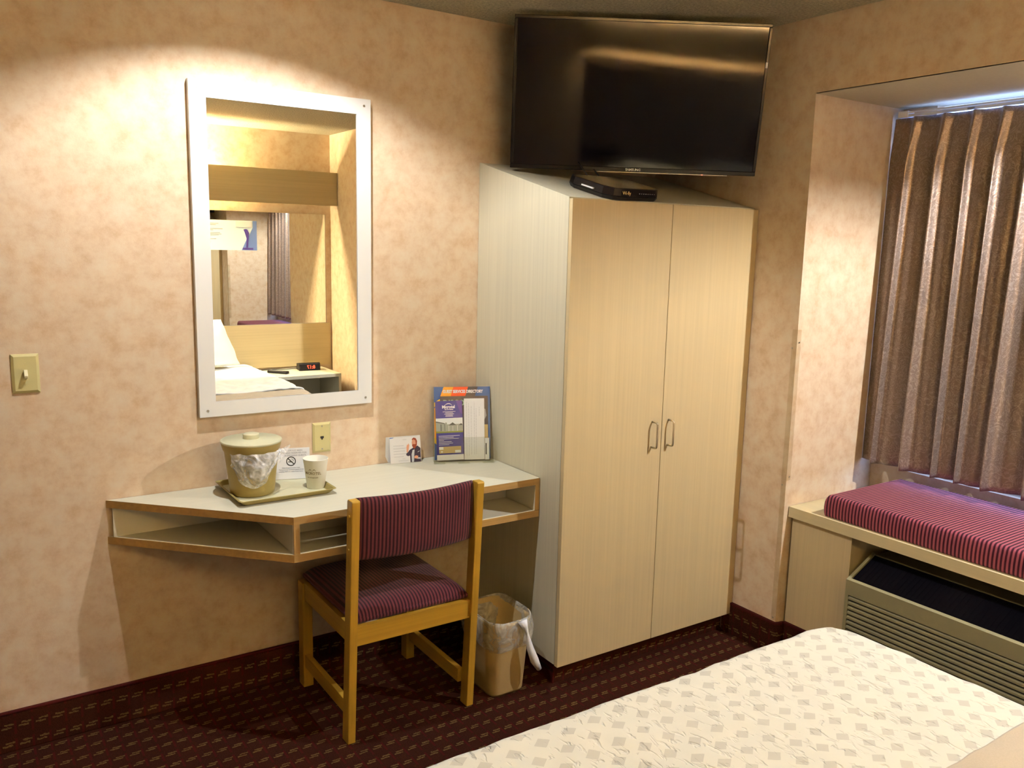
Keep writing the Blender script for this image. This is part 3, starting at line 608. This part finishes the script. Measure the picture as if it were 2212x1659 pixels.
b_.box(-0.0095, 0.004, -0.0032, -0.0008, 0, 0.0003, SG @ Matrix.Translation((0, cyy, 0.0002)))
b_.tube([(0.006, cyy-0.001, 0.0004), (0.009, cyy+0.003, 0.0004), (0.005, cyy+0.006, 0.0004), (0.002, cyy+0.009, 0.0004)], 0.0006, 5, SG)
obj('no_smoking_symbol', b_, 'ink', sg)

# small tent card
TC = frame((-1.251, -0.036, ZD+0.0008), (cos(R(-9)), sin(R(-9)), 0), (0.03, 0.20, 1))
tn = thing('tent_card', 'small white tent card picturing a bearded person in a dark suit', 'sign', (-1.251, -0.03, ZD))
tw_, th_ = 0.123, 0.102
obj('front_leaf', B(TC).box(-tw_/2, tw_/2, 0, th_, -0.0006, 0), 'card', tn)
tp = TC @ Vector((0, th_, 0)); dx_ = Vector((cos(R(-9)), sin(R(-9)), 0)); by_ = Vector((0.0, 0.0, 0)); 
bot = Vector((-1.251-0.010, -0.008, ZD+0.0008)); TB = frame(tuple(bot), tuple(dx_), tuple(tp-Vector((0, 0.001, 0))-bot))
obj('rear_leaf', B(TB).box(-tw_/2, tw_/2, 0, (tp-bot).length-0.0005, -0.0006, 0), 'card', tn)
b_ = B(TC)
for i, wdt in enumerate((0.042, 0.050, 0.046, 0.052, 0.040)): b_.box(-0.048, -0.048+wdt, 0.066-i*0.0105, 0.0668-i*0.0105, 0.0001, 0.0003)
b_.box(-0.010, 0.006, 0.088, 0.0888, 0.0001, 0.0003).box(-0.014, -0.002, 0.015, 0.0156, .0001, .0003).box(-0.030, 0.012, 0.008, 0.0086, 0.0001, 0.0003)
obj('printed_lines', b_, 'greyink', tn)
obj('blue_corner', B().prism([(-tw_/2+.001, th_-.001), (-tw_/2+.022, th_-.001), (-tw_/2+.012, th_-.006), (-tw_/2+.001, th_-.007)], 0.0001, 0.0003, 'z', TC), 'midblue', tn)
o = obj('printed_suit', B().prism([(0.017, 0), (0.060, 0), (0.060, 0.052), (0.049, 0.062), (0.036, 0.057), (0.027, 0.053), (0.017, 0.048), (0.010, 0.040), (0.002, 0.034), (0.002, 0.028), (0.009, 0.024), (0.017, 0.026)], 0.0001, 0.0003, 'z', TC), 'suit', tn)
obj('printed_shirt', B().prism([(0.023, 0), (0.031, 0), (0.034, 0.030), (0.036, 0.048), (0.028, 0.046), (0.023, 0.03)], 0.0004, 0.0006, 'z', TC).prism([(0.048, 0.036), (0.056, 0.040), (0.056, 0.042), (0.048, 0.038)], .0004, .0006, 'z', TC).prism([(0.042, 0.012), (0.058, 0.010), (0.058, 0.016), (0.044, 0.017)], .0004, .0006, 'z', TC), 'shirt', tn)
obj('printed_face', B().prism([(0.027, 0.062), (0.041, 0.062), (0.043, 0.074), (0.040, 0.086), (0.029, 0.086), (0.026, 0.076)], 0.0004, 0.0006, 'z', TC), 'skin', tn)
obj('printed_hand', B().prism([(0.004, 0.038), (0.010, 0.040), (0.013, 0.052), (0.016, 0.066), (0.013, 0.073), (0.009, 0.066), (0.007, 0.070), (0.004, 0.058)], .0004, .0006, 'z', TC), 'skin', tn)
obj('printed_hand', B().prism([(0.034, 0.014), (0.046, 0.012), (0.050, 0.022), (0.040, 0.025), (0.034, 0.021)], .0007, .0009, 'z', TC), 'skin', tn)
obj('printed_hair', B().prism([(0.027, 0.064), (0.030, 0.056), (0.036, 0.050), (0.041, 0.056), (0.046, 0.064), (0.048, 0.080), (0.043, 0.091), (0.034, 0.094), (0.028, 0.089), (0.027, 0.084), (0.033, 0.087), (0.041, 0.083), (0.042, 0.070), (0.040, 0.068), (0.030, 0.069)], 0.0008, 0.0010, 'z', TC), 'hair', tn)

# ---------------------------------------------------------------- brochure rack and its papers
ang = R(-22); ex = Vector((cos(ang), sin(ang), 0)); en = Vector((sin(ang), -cos(ang), 0))     # en faces the viewer
o0 = Vector((-1.045, -0.112, ZD)); lean = 0.17
def PL(dx, dn, dz=0.0):                                    # plane parallel to the rack back, dn forward of it
    p = o0 + ex*dx + en*dn + Vector((0, 0, dz)); return frame(tuple(p), tuple(ex), tuple(Vector((0, 0, 1))-en*lean))
rk = thing('brochure_rack', 'clear acrylic brochure rack at the right end of the desk', 'rack', tuple(o0))
Wk = 0.1155
obj('back_wall', B(PL(0, -0.0010, 0.006)).box(-Wk, Wk, 0, 0.235, -0.0022, 0), 'acrylic', rk)
obj('front_wall', B(PL(0, 0.040, 0.006)).box(-Wk, Wk, 0, 0.095, 0, 0.0022), 'acrylic', rk)
for s_ in (-1, 1):
    Tz = PL(s_*(Wk-0.001), 0, 0.006)
    obj('side_wall', B().prism([(0.0005, 0.0), (0.039, 0.0), (0.0395, 0.095), (0.002, 0.135)], -0.001, 0.001, 'x', Matrix(((ex.x, en.x, 0, Tz[0][3]), (ex.y, en.y, 0, Tz[1][3]), (0, 0, 1, Tz[2][3]), (0, 0, 0, 1))) @ Matrix(((1, 0, 0, 0), (0, 1, -lean, 0), (0, 0, 1, 0), (0, 0, 0, 1)))), 'acrylic', rk)
TF = Matrix(((ex.x, en.x, 0, o0.x), (ex.y, en.y, 0, o0.y), (0, 0, 1, o0.z), (0, 0, 0, 1)))
obj('base', B(TF).box(-Wk, Wk, -0.002, 0.042, 0.0035, 0.0055), 'acrylic', rk)
for x_ in (-0.095, 0.0, 0.095): obj('foot', B(TF).box(x_-0.022, x_+0.022, 0.030, 0.046, 0.0003, 0.0033), 'acrylic', rk, bevel=0.001)
ZO = 0.0068
D1 = PL(0.0, 0.004, ZO)
dr = thing('services_directory', 'blue guest services directory binder standing at the back of the rack', 'binder', tuple(o0+en*0.004))
obj('cover', B(D1).box(-0.110, 0.110, 0, 0.283, -0.0025, 0), 'blue', dr)
obj('amber_stripe', B(D1).prism([(-0.072, 0.2825), (-0.034, 0.2825), (-0.045, 0.245), (-0.086, 0.245)], 0.0001, 0.0003, 'z'), 'amber', dr)
obj('amber_stripe', B(D1).prism([(-0.1095, 0.20), (-0.080, 0.235), (-0.080, 0.05), (-0.1095, 0.075)], .0001, .0003, 'z'), 'amber', dr)
obj('yellow_stripe', B(D1).prism([(-0.1095, 0.222), (-0.088, 0.236), (-0.082, 0.22), (-0.1095, 0.205)], 0.0004, 0.0006, 'z'), 'yellow', dr)
obj('yellow_stripe', B(D1).prism([(-0.1095, 0.09), (-0.080, 0.050), (-0.080, 0.045), (-0.1095, 0.066)], .0004, .0006, 'z'), 'yellow', dr)
obj('orange_stripe', B(D1).prism([(-0.034, 0.2825), (0.024, 0.2825), (0.012, 0.245), (-0.045, 0.245)], 0.0001, 0.0003, 'z'), 'orange', dr)
obj('black_stripe', B(D1).prism([(0.024, 0.2825), (0.062, 0.2825), (0.050, 0.245), (0.012, 0.245)], 0.0001, 0.0003, 'z'), 'mag', dr)
text('cover_title', 'GUEST SERVICES DIRECTORY', 0.0162, 'whiteink', dr, D1 @ Matrix.Translation((0.003, 0.264, 0.0008)), bold=0.0006, sx=0.74)
D2 = PL(0.003, 0.0075, ZO)
mg = thing('magazine', 'dark magazine with green title standing in front of the blue binder', 'magazine', tuple(o0+en*0.0075))
obj('cover', B(D2).box(-0.090, 0.098, 0, 0.247, -0.0016, 0), 'mag', mg)
text('cover_title', 'DISCOVER', 0.031, 'greenink', mg, D2 @ Matrix.Translation((-0.079, 0.220, 0.0002)), bold=0.0008, sx=0.92, align='LEFT')
obj('cover_photo', B(D2).box(0.070, 0.097, 0.055, 0.135, 0.0002, 0.0004).box(0.086, 0.097, 0.010, 0.050, .0002, .0004), 'sand', mg)
obj('cover_photo', B(D2).prism([(0.068, 0.16), (0.082, 0.15), (0.092, 0.17), (0.088, 0.195), (0.070, 0.205)], 0.0002, 0.0004, 'z'), 'greyink', mg)
D3 = PL(0.0, 0.0105, ZO)
lt = thing('white_letter', 'folded white letter with sideways print at the right of the rack', 'paper', tuple(o0+en*0.0105))
obj('sheet', B(D3).box(0.006, 0.086, 0, 0.238, -0.0010, 0), 'card', lt)
b_ = B(D3)
for xx, a0, a1 in ((0.016, 0.015, 0.225), (0.0245, 0.015, 0.220), (0.034, 0.02, 0.21), (0.046, 0.02, 0.225), (0.0535, 0.02, 0.20), (0.066, 0.17, 0.205)):
    y_ = a0
    while y_ < a1:
        l_ = random.uniform(0.004, 0.012); b_.box(xx-0.0004, xx+0.0004, y_, min(a1, y_+l_), 0.0001, 0.0003); y_ += l_+0.0022
obj('printed_lines', b_, 'greyink', lt)
D4 = PL(0.0, 0.0138, ZO) @ Matrix.Rotation(R(1.5), 4, 'Z')
lf = thing('hotel_leaflet', 'navy leaflet with a building photo at the left of the rack', 'leaflet', tuple(o0+en*0.0138))
obj('sheet', B(D4).box(-0.101, 0.004, 0.002, 0.232, -0.0008, 0), 'navy', lf)
obj('purple_corner', B(D4).prism([(-0.02, 0.2318), (0.0038, 0.2318), (0.0038, 0.178), (-0.005, 0.185)], 0.0001, 0.0003, 'z'), 'purple', lf)
text('leaflet_logo', 'Microtel', 0.0165, 'whiteink', lf, D4 @ Matrix.Translation((-0.050, 0.208, 0.0004)), bold=0.0006, sx=0.9)
text('leaflet_logo', 'Inn & Suites', 0.0070, 'whiteink', lf, D4 @ Matrix.Translation((-0.048, 0.1985, 0.0004)), bold=0.0002)
nA = 10; xs = [-0.064+0.028*i/nA for i in range(nA+1)]
obj('logo_arc', B(D4).add([(x, 0.2155+0.004*sin(pi*i/nA), 0.0004) for i, x in enumerate(xs)]+[(x, 0.2165+0.006*sin(pi*i/nA), 0.0004) for i, x in enumerate(xs)], [(i, i+1, nA+2+i, nA+1+i) for i in range(nA)]), 'whiteink', lf)
b_ = B(D4)
for i, (wdt, y_) in enumerate(((0.050, 0.189), (0.030, 0.1845), (0.038, 0.180), (0.028, 0.1755), (0.030, 0.171))): b_.box(-0.048-wdt/2, -0.048+wdt/2, y_, y_+0.0016, 0.0004, 0.0006)
b_.v = b_.v; obj('address_lines', b_, 'whiteink', lf); b_ = B(D4)
for i, wdt in enumerate((0.082, 0.058, 0.078, 0.020, 0.050, 0.055, 0.040)): b_.box(-0.092, -0.092+wdt, 0.0955-i*0.0057, 0.0970-i*0.0057, 0.0004, 0.0006)
obj('printed_lines', b_, 'whiteink', lf)
obj('white_footer', B(D4).box(-0.101, 0.0035, 0.0022, 0.0235, 0.0001, 0.0003), 'card', lf)
obj('photo_sky', B(D4).box(-0.101, 0.0035, 0.110, 0.165, 0.0001, 0.0003), 'skyp', lf)
obj('photo_lawn', B(D4).box(-0.101, 0.0035, 0.108, 0.115, 0.0004, 0.0006), 'grass', lf)
obj('photo_building', B(D4).prism([(-0.1008, 0.115), (-0.058, 0.113), (-0.058, 0.147), (-0.063, 0.149), (-0.067, 0.143), (-0.1008, 0.150)], 0.0005, 0.0007, 'z').prism([(-0.058, 0.114), (0.003, 0.114), (0.003, 0.136), (-0.004, 0.141), (-0.058, 0.141)], .0005, .0007, 'z'), 'house', lf)
obj('photo_roof', B(D4).prism([(-0.1008, 0.150), (-0.067, 0.143), (-0.067, 0.146), (-0.1008, 0.154)], 0.0008, 0.0010, 'z').prism([(-0.052, 0.137), (-0.022, 0.137), (-0.036, 0.148)], .0008, .001, 'z').prism([(-0.012, 0.136), (0.003, 0.136), (0.001, 0.141), (-0.004, 0.143)], .0008, .001, 'z').box(-0.083, -0.080, 0.116, 0.142, .0008, .001).box(-0.068, -0.066, 0.116, 0.142, .0008, .001), 'roof', lf)
obj('photo_columns', B(D4).box(-0.052, -0.0508, 0.114, 0.136, .0011, .0013).box(-0.018, -0.0165, 0.114, 0.136, .0011, .0013).box(-0.036, -0.035, .114, .134, .0011, .0013), 'whiteink', lf)
obj('photo_room', B(D4).box(-0.092, -0.006, 0.029, 0.055, 0.0004, 0.0006), 'sand', lf)
for q_ in ((-0.092, -0.075, 0.044, 0.054), (-0.085, -0.078, 0.033, 0.038), (-0.03, -0.008, 0.030, 0.040)): obj('photo_furniture', B(D4).box(*q_, .0007, .0009), 'skyp', lf)
sc_ = thing('small_card', 'small white card with a black mark at the right edge of the rack', 'card', tuple(o0+en*0.017+ex*0.09))
D5 = PL(0.0, 0.0165, ZO)
obj('sheet', B(D5).box(0.0865, 0.103, 0.0, 0.084, -0.0006, 0), 'card', sc_)
obj('black_mark', B(D5).box(0.089, 0.093, 0.020, 0.064, 0.0001, 0.0003), 'ink', sc_)

# ---------------------------------------------------------------- window bench, cushion, air conditioner
bn = thing('window_bench', 'pale laminate window bench shelf with boxed end beneath the curtain', 'bench', (0.3, -1.8, 0))
obj('seat_board', B().box(0.0267, 0.5485, YE+0.002, YR-0.002, 0.5709, 0.6126), 'lamy', bn)
for a, b2 in ((-1.100, YR-0.010), (YE+0.010, -2.262)):
    obj('end_box', B().box(0.045, 0.540, a, b2, 0.0004, 0.5706), 'lamd', bn)
cs = cushion(0.045, 0.520, -2.78, -0.976, 0.6135, 0.703, 0.014, 0.005, nx=20, ny=50, e0=0.78)
tag(obj('bench_cushion', cs, 'sty', smooth=True, loc=(0.28, -1.88, 0.6135)), 'maroon striped seat cushion lying on the window bench', 'cushion')
ac = thing('air_conditioner', 'grey-green louvred air conditioner unit below the window bench', 'air conditioner', (0.15, -1.65, 0))
AY0, AY1 = -2.235, -1.128; xf = -0.010; za = 0.425; zb_ = 0.500; xb_ = 0.140
obj('cabinet', B().prism([(xf+0.012, 0.02), (0.50, 0.02), (0.50, zb_-0.014), (xb_, zb_-0.014), (xf+0.012, za-0.012)], AY0+0.003, AY1-0.003, 'y'), 'gray', ac)
fb = B(); nsl = 19; zs0 = za-0.056; pitch_s = 0.0186
fb.box(xf, xf+0.0115, AY0, AY1, zs0, za)
fb.box(xf, xf+0.0115, AY0, AY1, 0.012, 0.028)
fb.box(xf, xf+0.0115, AY1-0.014, AY1, 0.028, zs0).box(xf, xf+0.0115, AY0, AY0+0.014, 0.028, zs0)
obj('front_frame', fb, 'gray', ac)
for i in range(nsl-1):
    z_ = zs0 - 0.0052 - i*pitch_s
    if z_-0.0125 < 0.03: break
    obj('louvre', B().prism([(xf+0.004, z_), (xf-0.000, z_-0.004), (xf, z_-0.0108), (xf+0.0065, z_-0.0112), (xf+0.009, z_)], AY0+0.0145, AY1-0.0145, 'y'), 'gray', ac)
obj('louvre_backing', B().box(xf+0.0098, xf+0.0114, AY0+0.0145, AY1-0.0145, 0.029, zs0-.0005), 'dark', ac)
sv = Vector((xb_-xf, 0, zb_-za)); L_ = sv.length; TG = frame((xf, AY1, za), (0, -1, 0), tuple(sv)) 
LY = AY1-AY0
obj('top_frame', B(TG).box(0, LY, 0, 0.012, -0.012, 0.0).box(0, 0.012, 0.012, L_, -0.012, 0).box(LY-0.012, LY, 0.012, L_, -0.012, 0).box(0.012, LY-0.012, L_-0.0062, L_-0.002, -0.012, -0.004), 'gray', ac)
obj('outlet_grille', B(TG).box(0.0122, LY-0.0122, 0.0122, L_-0.0062, -0.0115, -0.007), 'grille', ac)
gb = B(TG)
for i in range(60): gb.box(0.014+i*0.018, 0.0150+i*0.018, 0.0125, L_-0.0065, -0.0068, -0.0063)
tag(obj('grille_fins', gb, 'grille', ac), kind='stuff')

# ---------------------------------------------------------------- curtain and track
def curt(u, v):                                            # u along the window, v down
    s = u; zt_, zb__ = 2.126, 0.755
    z = zt_ + (zb__-zt_)*v
    pk = 17.5; ph = s*pk*2*pi + 0.8 + 0.9*sin(s*31)*v
    ph += 0.5*noise.noise(Vector((s*9, v*1.2, 0.3)))
    a = 0.5+0.5*cos(ph+0.55*cos(ph)*min(1, v*3))
    pinch = a**5; soft = a**(1.15)
    k = min(1, v/0.14); k = k*k*(3-2*k)
    amp_t = 0.014; amp_b = 0.046 + 0.016*noise.noise(Vector((s*7, 3.1, 0)))
    x = 0.485 - ((1-k)*pinch*amp_t*1.6 + k*(soft*amp_b*(0.75+0.35*v) + 0.006*cos(2*ph+1)))
    x -= 0.012*v
    x = 0.492 + (x-0.492)*(0.25+0.75*min(1, s/0.035))
    y = -0.836 - 1.95*s + k*0.010*sin(ph+0.6)
    zz = z + (0.006*noise.noise(Vector((s*14, 8, 0)))*v)
    return (min(x, 0.4855), y, zz)
cn = thing('curtain', 'brown paisley satin pleated curtain drawn across the window', 'curtain', (0.47, -1.8, 2.126))
obj('curtain_cloth', B().grid(curt, 520, 60), 'curtain', cn, smooth=True, solid=0.0012)
tk = thing('curtain_track', 'white curtain track under the alcove soffit, lit by daylight', 'curtain track', (0.5, -1.8, 2.15))
obj('rail', B().box(0.480, 0.4835, -2.83, -0.856, 2.1290, 2.1385).box(0.480, 0.4835, -2.83, -0.856, 2.1430, 2.150).box(0.4838, 0.494, -2.83, -0.856, 2.1385, 2.1415), 'rail', tk)
obj('end_bracket', B().box(0.476, 0.520, -0.890, -0.850, 2.128, 2.1525), 'rail', tk)
obj('carrier', B().box(0.474, 0.4795, -1.150, -1.125, 2.131, 2.137), 'greyink', tk)
for y_ in (-1.75, -2.6): obj('ceiling_clip', B().box(0.486, 0.498, y_-0.012, y_+0.012, 2.1420, 2.1700), 'rail', tk)

# ---------------------------------------------------------------- bed
BX0, BX1, BY1, BY0 = -2.235, -0.700, -1.545, -3.80
bd = thing('bed', 'wide hotel bed with mattress and box base beneath the quilted coverlet', 'bed', ((BX0+BX1)/2, -2.7, 0))
obj('box_base', B().box(BX0+0.05, BX1-0.05, BY0+0.02, BY1-0.06, 0.02, 0.30), 'linen', bd, bevel=0.02)
obj('mattress', B().box(BX0+0.035, BX1-0.035, BY0+0.01, BY1-0.04, 0.302, 0.575), 'linen', bd, bevel=0.04, seg=4)
def drape(x0, x1, y0, y1, zt_, zlow, r, sides, nz=6, dz=0.0, amp=0.004, seed=0, cr=0.10):
    """sheet over the bed: flat top, rounded shoulders, skirts hanging on the given sides"""
    b = B(); N = 90; Mn = int(N*(y1-y0)/(x1-x0))+8
    hang = zt_-zlow
    def axis(t, a, bnd, lo_, hi_):                         # t in 0..1 over unrolled length
        L0 = hang if lo_ else 0; L1 = hang if hi_ else 0; tot = (bnd-a)+L0+L1; s = t*tot
        if s < L0: return a, -(L0-s)
        if s > L0+(bnd-a): return bnd, -(s-L0-(bnd-a))
        return a+(s-L0), 0.0
    vs = []; nu, nv = 110, 120
    for j in range(nv+1):
        for i in range(nu+1):
            x, hx = axis(i/nu, x0, x1, 'w' in sides, 'e' in sides); y, hy = axis(j/nv, y0, y1, 's' in sides, 'n' in sides)
            drop = max(-hx, -hy)
            ex_ = min(x-x0 if 'w' in sides else 9, x1-x if 'e' in sides else 9); ey_ = min(y-y0 if 's' in sides else 9, y1-y if 'n' in sides else 9)
            # round the plan corners
            qx, qy = max(0, cr-ex_), max(0, cr-ey_)
            if qx > 0 and qy > 0:
                d = math.hypot(qx, qy); 
                m_ = max(qx, qy)
                sc2 = m_/d; x = x + (qx-qx*sc2)*(1 if x < (x0+x1)/2 else -1); y = y + (qy-qy*sc2)*(1 if y < (y0+y1)/2 else -1)
                e = cr - m_
            else: e = min(ex_, ey_)
            z = zt_
            if e < r: z -= r - math.sqrt(max(0, r*r-(r-e)**2)) if drop == 0 else r
            if drop > 0: z = zt_ - r - max(0, drop-0)*(hang-r)/hang
            nz_ = noise.noise(Vector((x*6+seed, y*6, 2)))*amp*1.5 + noise.noise(Vector((x*22+seed, y*22, z*9)))*amp
            if drop > 0:
                o_ = 0.010*sin(x*26+y*26)*min(1, drop*4)
                vs.append((x + (o_ if hx < 0 and x > -1.4 else (-o_ if hx < 0 else 0)), y + (o_ if hy < 0 else 0), z))
            else: vs.append((x, y, z+nz_))
    fs = [(j*(nu+1)+i, j*(nu+1)+i+1, (j+1)*(nu+1)+i+1, (j+1)*(nu+1)+i) for j in range(nv) for i in range(nu)]
    return b.add(vs, fs)
tag(obj('coverlet', drape(BX0, BX1, -2.132, BY1, 0.604, 0.16, 0.045, 'wen', amp=0.0035), 'quilt', smooth=True, solid=0.006, loc=(-1.46, -2.1, 0.6)), 'white quilted coverlet with grey squares spread over the bed', 'coverlet')
tag(obj('tan_blanket', drape(BX0-0.010, BX1+0.010, -2.58, -2.120, 0.619, 0.20, 0.048, 'we', amp=0.004, seed=5, cr=0.02), 'tan', smooth=True, solid=0.006, loc=(-1.46, -2.35, 0.6)), 'plain tan blanket band lying across the bed beside the quilted coverlet', 'blanket')
tag(obj('white_duvet', drape(BX0-0.012, BX1+0.014, -3.78, -2.605, 0.625, 0.22, 0.06, 'we', amp=0.010, seed=9, cr=0.02), 'linen', smooth=True, solid=0.012, loc=(-1.46, -3.1, 0.6)), 'white duvet at the head of the bed, seen in the mirror', 'duvet')
def pillow(cx_, w_, y0_, zb__, h_, th):
    def fn(u, v):
        a = u*2-1; c = v*2-1; k = max(0.0, (1-abs(a)**3.2))**0.5 * max(0.0, (1-abs(c)**3.2))**0.5
        return a, c, k
    b = B(); vs = []; nn = 20
    for sgn in (-1, 1):
        for j in range(nn+1):
            for i in range(nn+1):
                a, c, k = fn(i/nn, j/nn); px = 1-0.06*(1-abs(a))*0; x = cx_+a*w_/2*(1-0.05*(1-c*c)*0); z = zb__+(c+1)/2*h_
                tz = sgn*k*th/2; lean_ = (z-zb__)*-0.30
                vs.append((x - 0.055*(c+1) + noise.noise(Vector((a*2, c*2, cx_)))*0.01, y0_+lean_+tz, z + noise.noise(Vector((a*3, c*2, 7)))*0.006))
    m1 = (nn+1)**2
    fs = [(o_+j*(nn+1)+i, o_+j*(nn+1)+i+1, o_+(j+1)*(nn+1)+i+1, o_+(j+1)*(nn+1)+i) for o_ in (0, m1) for j in range(nn) for i in range(nn)]
    return b.add(vs, fs)
tag(obj('pillow', pillow(-1.13, 0.60, -3.62, 0.655, 0.34, 0.15), 'linen', smooth=True, loc=(-1.13, -3.65, 0.632)), 'white pillow propped at the headboard beside the nightstand, seen in the mirror', 'pillow', 'pillows on the bed')
tag(obj('pillow', pillow(-1.82, 0.60, -3.62, 0.655, 0.34, 0.15), 'linen', smooth=True, loc=(-1.82, -3.65, 0.632)), 'white pillow propped at the headboard on the side away from the nightstand', 'pillow', 'pillows on the bed')

# ---------------------------------------------------------------- rear wall (seen in the mirror)
tag(obj('headboard', B().box(-2.55, -0.022, -3.843, -3.8605+0.0015, 0.588, 0.932), 'lamt', loc=(-1.3, -3.85, 0.59)), 'pale laminate headboard panel on the wall behind the bed', 'headboard')
m2 = thing('headboard_mirror', 'wide frameless mirror above the headboard panel, seen in the framed mirror', 'mirror', (-1.3, -3.855, 0.934))
obj('mirror_glass', B().box(-2.55, -0.052, -3.8535, -3.8585, 0.936, 1.812), 'mirror', m2)
obj('edge_strip', B().box(-2.55, -0.047, -3.8500, -3.8590, 0.9325, 0.9358).box(-0.0515, -0.047, -3.852, -3.859, 0.9362, 1.812), 'steel', m2)
nt = thing('wall_notice', 'pale blue printed notice sheet on the headboard mirror, seen reflected', 'notice', (-0.83, -3.852, 1.516))
TN = frame((-0.83, -3.8525, 1.628), (-1, 0, 0), (0, 0, 1))          # faces +y
obj('sheet', B(TN).box(-0.221, 0.221, -0.113, 0.113, 0, 0.001), 'paleblue', nt)
b_ = B(TN)
for i, (wdt, y_) in enumerate(((0.12, 0.085), (0.10, 0.075), (0.15, 0.045), (0.08, 0.035), (0.13, 0.015), (0.14, 0.006), (0.12, -0.003), (0.10, -0.03), (0.06, -0.055))): b_.box(0.19-wdt, 0.19, y_, y_+0.0035, 0.0012, 0.0016)
obj('printed_lines', b_, 'greyink', nt)
obj('scene_picture', B(TN).prism([(-0.2205, -0.1125), (-0.10, -0.1125), (-0.13, -0.05), (-0.16, 0.0), (-0.19, 0.06), (-0.19, 0.1125), (-0.2205, 0.1125)], 0.0012, 0.0016, 'z'), 'midblue', nt)
obj('white_panel', B(TN).box(-0.185, -0.06, 0.062, 0.108, 0.0018, 0.0022), 'card', nt)
obj('printed_person', B(TN).prism([(-0.150, -0.092), (-0.136, -0.092), (-0.140, -0.02), (-0.128, 0.02), (-0.118, 0.045), (-0.132, 0.05), (-0.146, 0.048), (-0.160, 0.02), (-0.156, -0.02)], 0.0018, 0.0022, 'z').box(-0.19, -0.11, -0.108, -0.093, .0018, .0022), 'purple', nt)
vl = thing('valance_light', 'pale wood valance light box high above the headboard, seen in the mirror', 'light', (-1.3, -3.78, 1.878))
obj('front_board', B().box(-2.55, -0.004, -3.704, -3.722, 1.878, 2.135), 'lamt', vl)
obj('end_cap', B().box(-2.55, -2.532, -3.7225, -3.858, 1.878, 2.135), 'lamz', vl)
obj('tube_batten', B().box(-2.48, -1.05, -3.797, -3.8585, 1.985, 2.020), 'white', vl)
for y_ in (-3.775, -3.815): obj('fluorescent_tube', B().tube([(-2.46, y_, 2.045 if y_ > -3.8 else 2.055), (-1.07, y_, 2.045 if y_ > -3.8 else 2.055)], 0.013, 12), 'tube', vl, smooth=True)
ns = thing('nightstand', 'pale laminate nightstand with open front beside the bed, seen in the mirror', 'nightstand', (-0.40, -3.63, 0))
NX0, NX1, NY0, NY1, NZ = -0.665, -0.10, -3.840, -3.42, 0.572
obj('top', B().box(NX0, NX1, NY0, NY1, NZ-0.025, NZ), 'lamx', ns)
for a, b2 in ((NX0, NX0+0.020), (NX1-0.020, NX1)): obj('side', B().box(a, b2, NY0, NY1, 0.001, NZ-0.0253), 'lamz', ns)
obj('back', B().box(NX0+0.0205, NX1-0.0205, NY0, NY0+0.012, 0.12, NZ-0.0253), 'inside', ns)
for z_ in (0.30, 0.06): obj('shelf', B().box(NX0+0.0205, NX1-0.0205, NY0+0.0125, NY1-0.003, z_, z_+0.018), 'inside', ns)
tag(obj('phone_book', B().box(-0.55, -0.30, -3.66, -3.46, 0.3185, 0.360), 'black', bevel=0.003, loc=(-0.42, -3.56, 0.3185)), 'dark thick book on the shelf inside the nightstand', 'book')
ck = thing('alarm_clock', 'black clock radio with red digits on the nightstand, seen in the mirror', 'clock', (-0.265, -3.70, NZ))
KX = Matrix.Translation((-0.265, -3.70, NZ+0.001)) @ Matrix.Rotation(R(8), 4, 'Z')
obj('clock_body', B(KX).prism([(-0.055, 0), (0.055, 0), (0.050, 0.055), (0.030, 0.062), (-0.050, 0.050)], -0.085, 0.085, 'x'), 'black', ck, bevel=0.004)
text('clock_digits', '8:17', 0.038, 'led', ck, KX @ frame((0.01, 0.0555, 0.028), (-1, 0, 0), (0, -0.09, 1)) , bold=0.0006)
rc = thing('remote_control', 'black remote control lying on the nightstand, seen in the mirror', 'remote', (-0.54, -3.62, NZ))
KR = Matrix.Translation((-0.54, -3.62, NZ+0.0008)) @ Matrix.Rotation(R(50), 4, 'Z')
obj('remote_body', B(KR).box(-0.085, 0.085, -0.024, 0.024, 0, 0.020), 'black', rc, bevel=0.006)
b_ = B(KR)
for i in range(7):
    for j in range(3): b_.box(-0.07+i*0.018, -0.061+i*0.018, -0.016+j*0.012, -0.009+j*0.012, 0.0201, 0.0215)
obj('buttons', b_, 'greyink', rc)
tag(obj('power_cord', B().tube([(-0.345, -3.74, NZ+0.010), (-0.42, -3.78, NZ+0.004), (-0.52, -3.80, NZ+0.0035), (-0.62, -3.80, NZ+0.0035), (-0.672, -3.79, NZ-0.003), (-0.674, -3.78, 0.52)], 0.0028, 8), 'black', smooth=True), 'thin black cord trailing from the clock across the nightstand', 'cord')
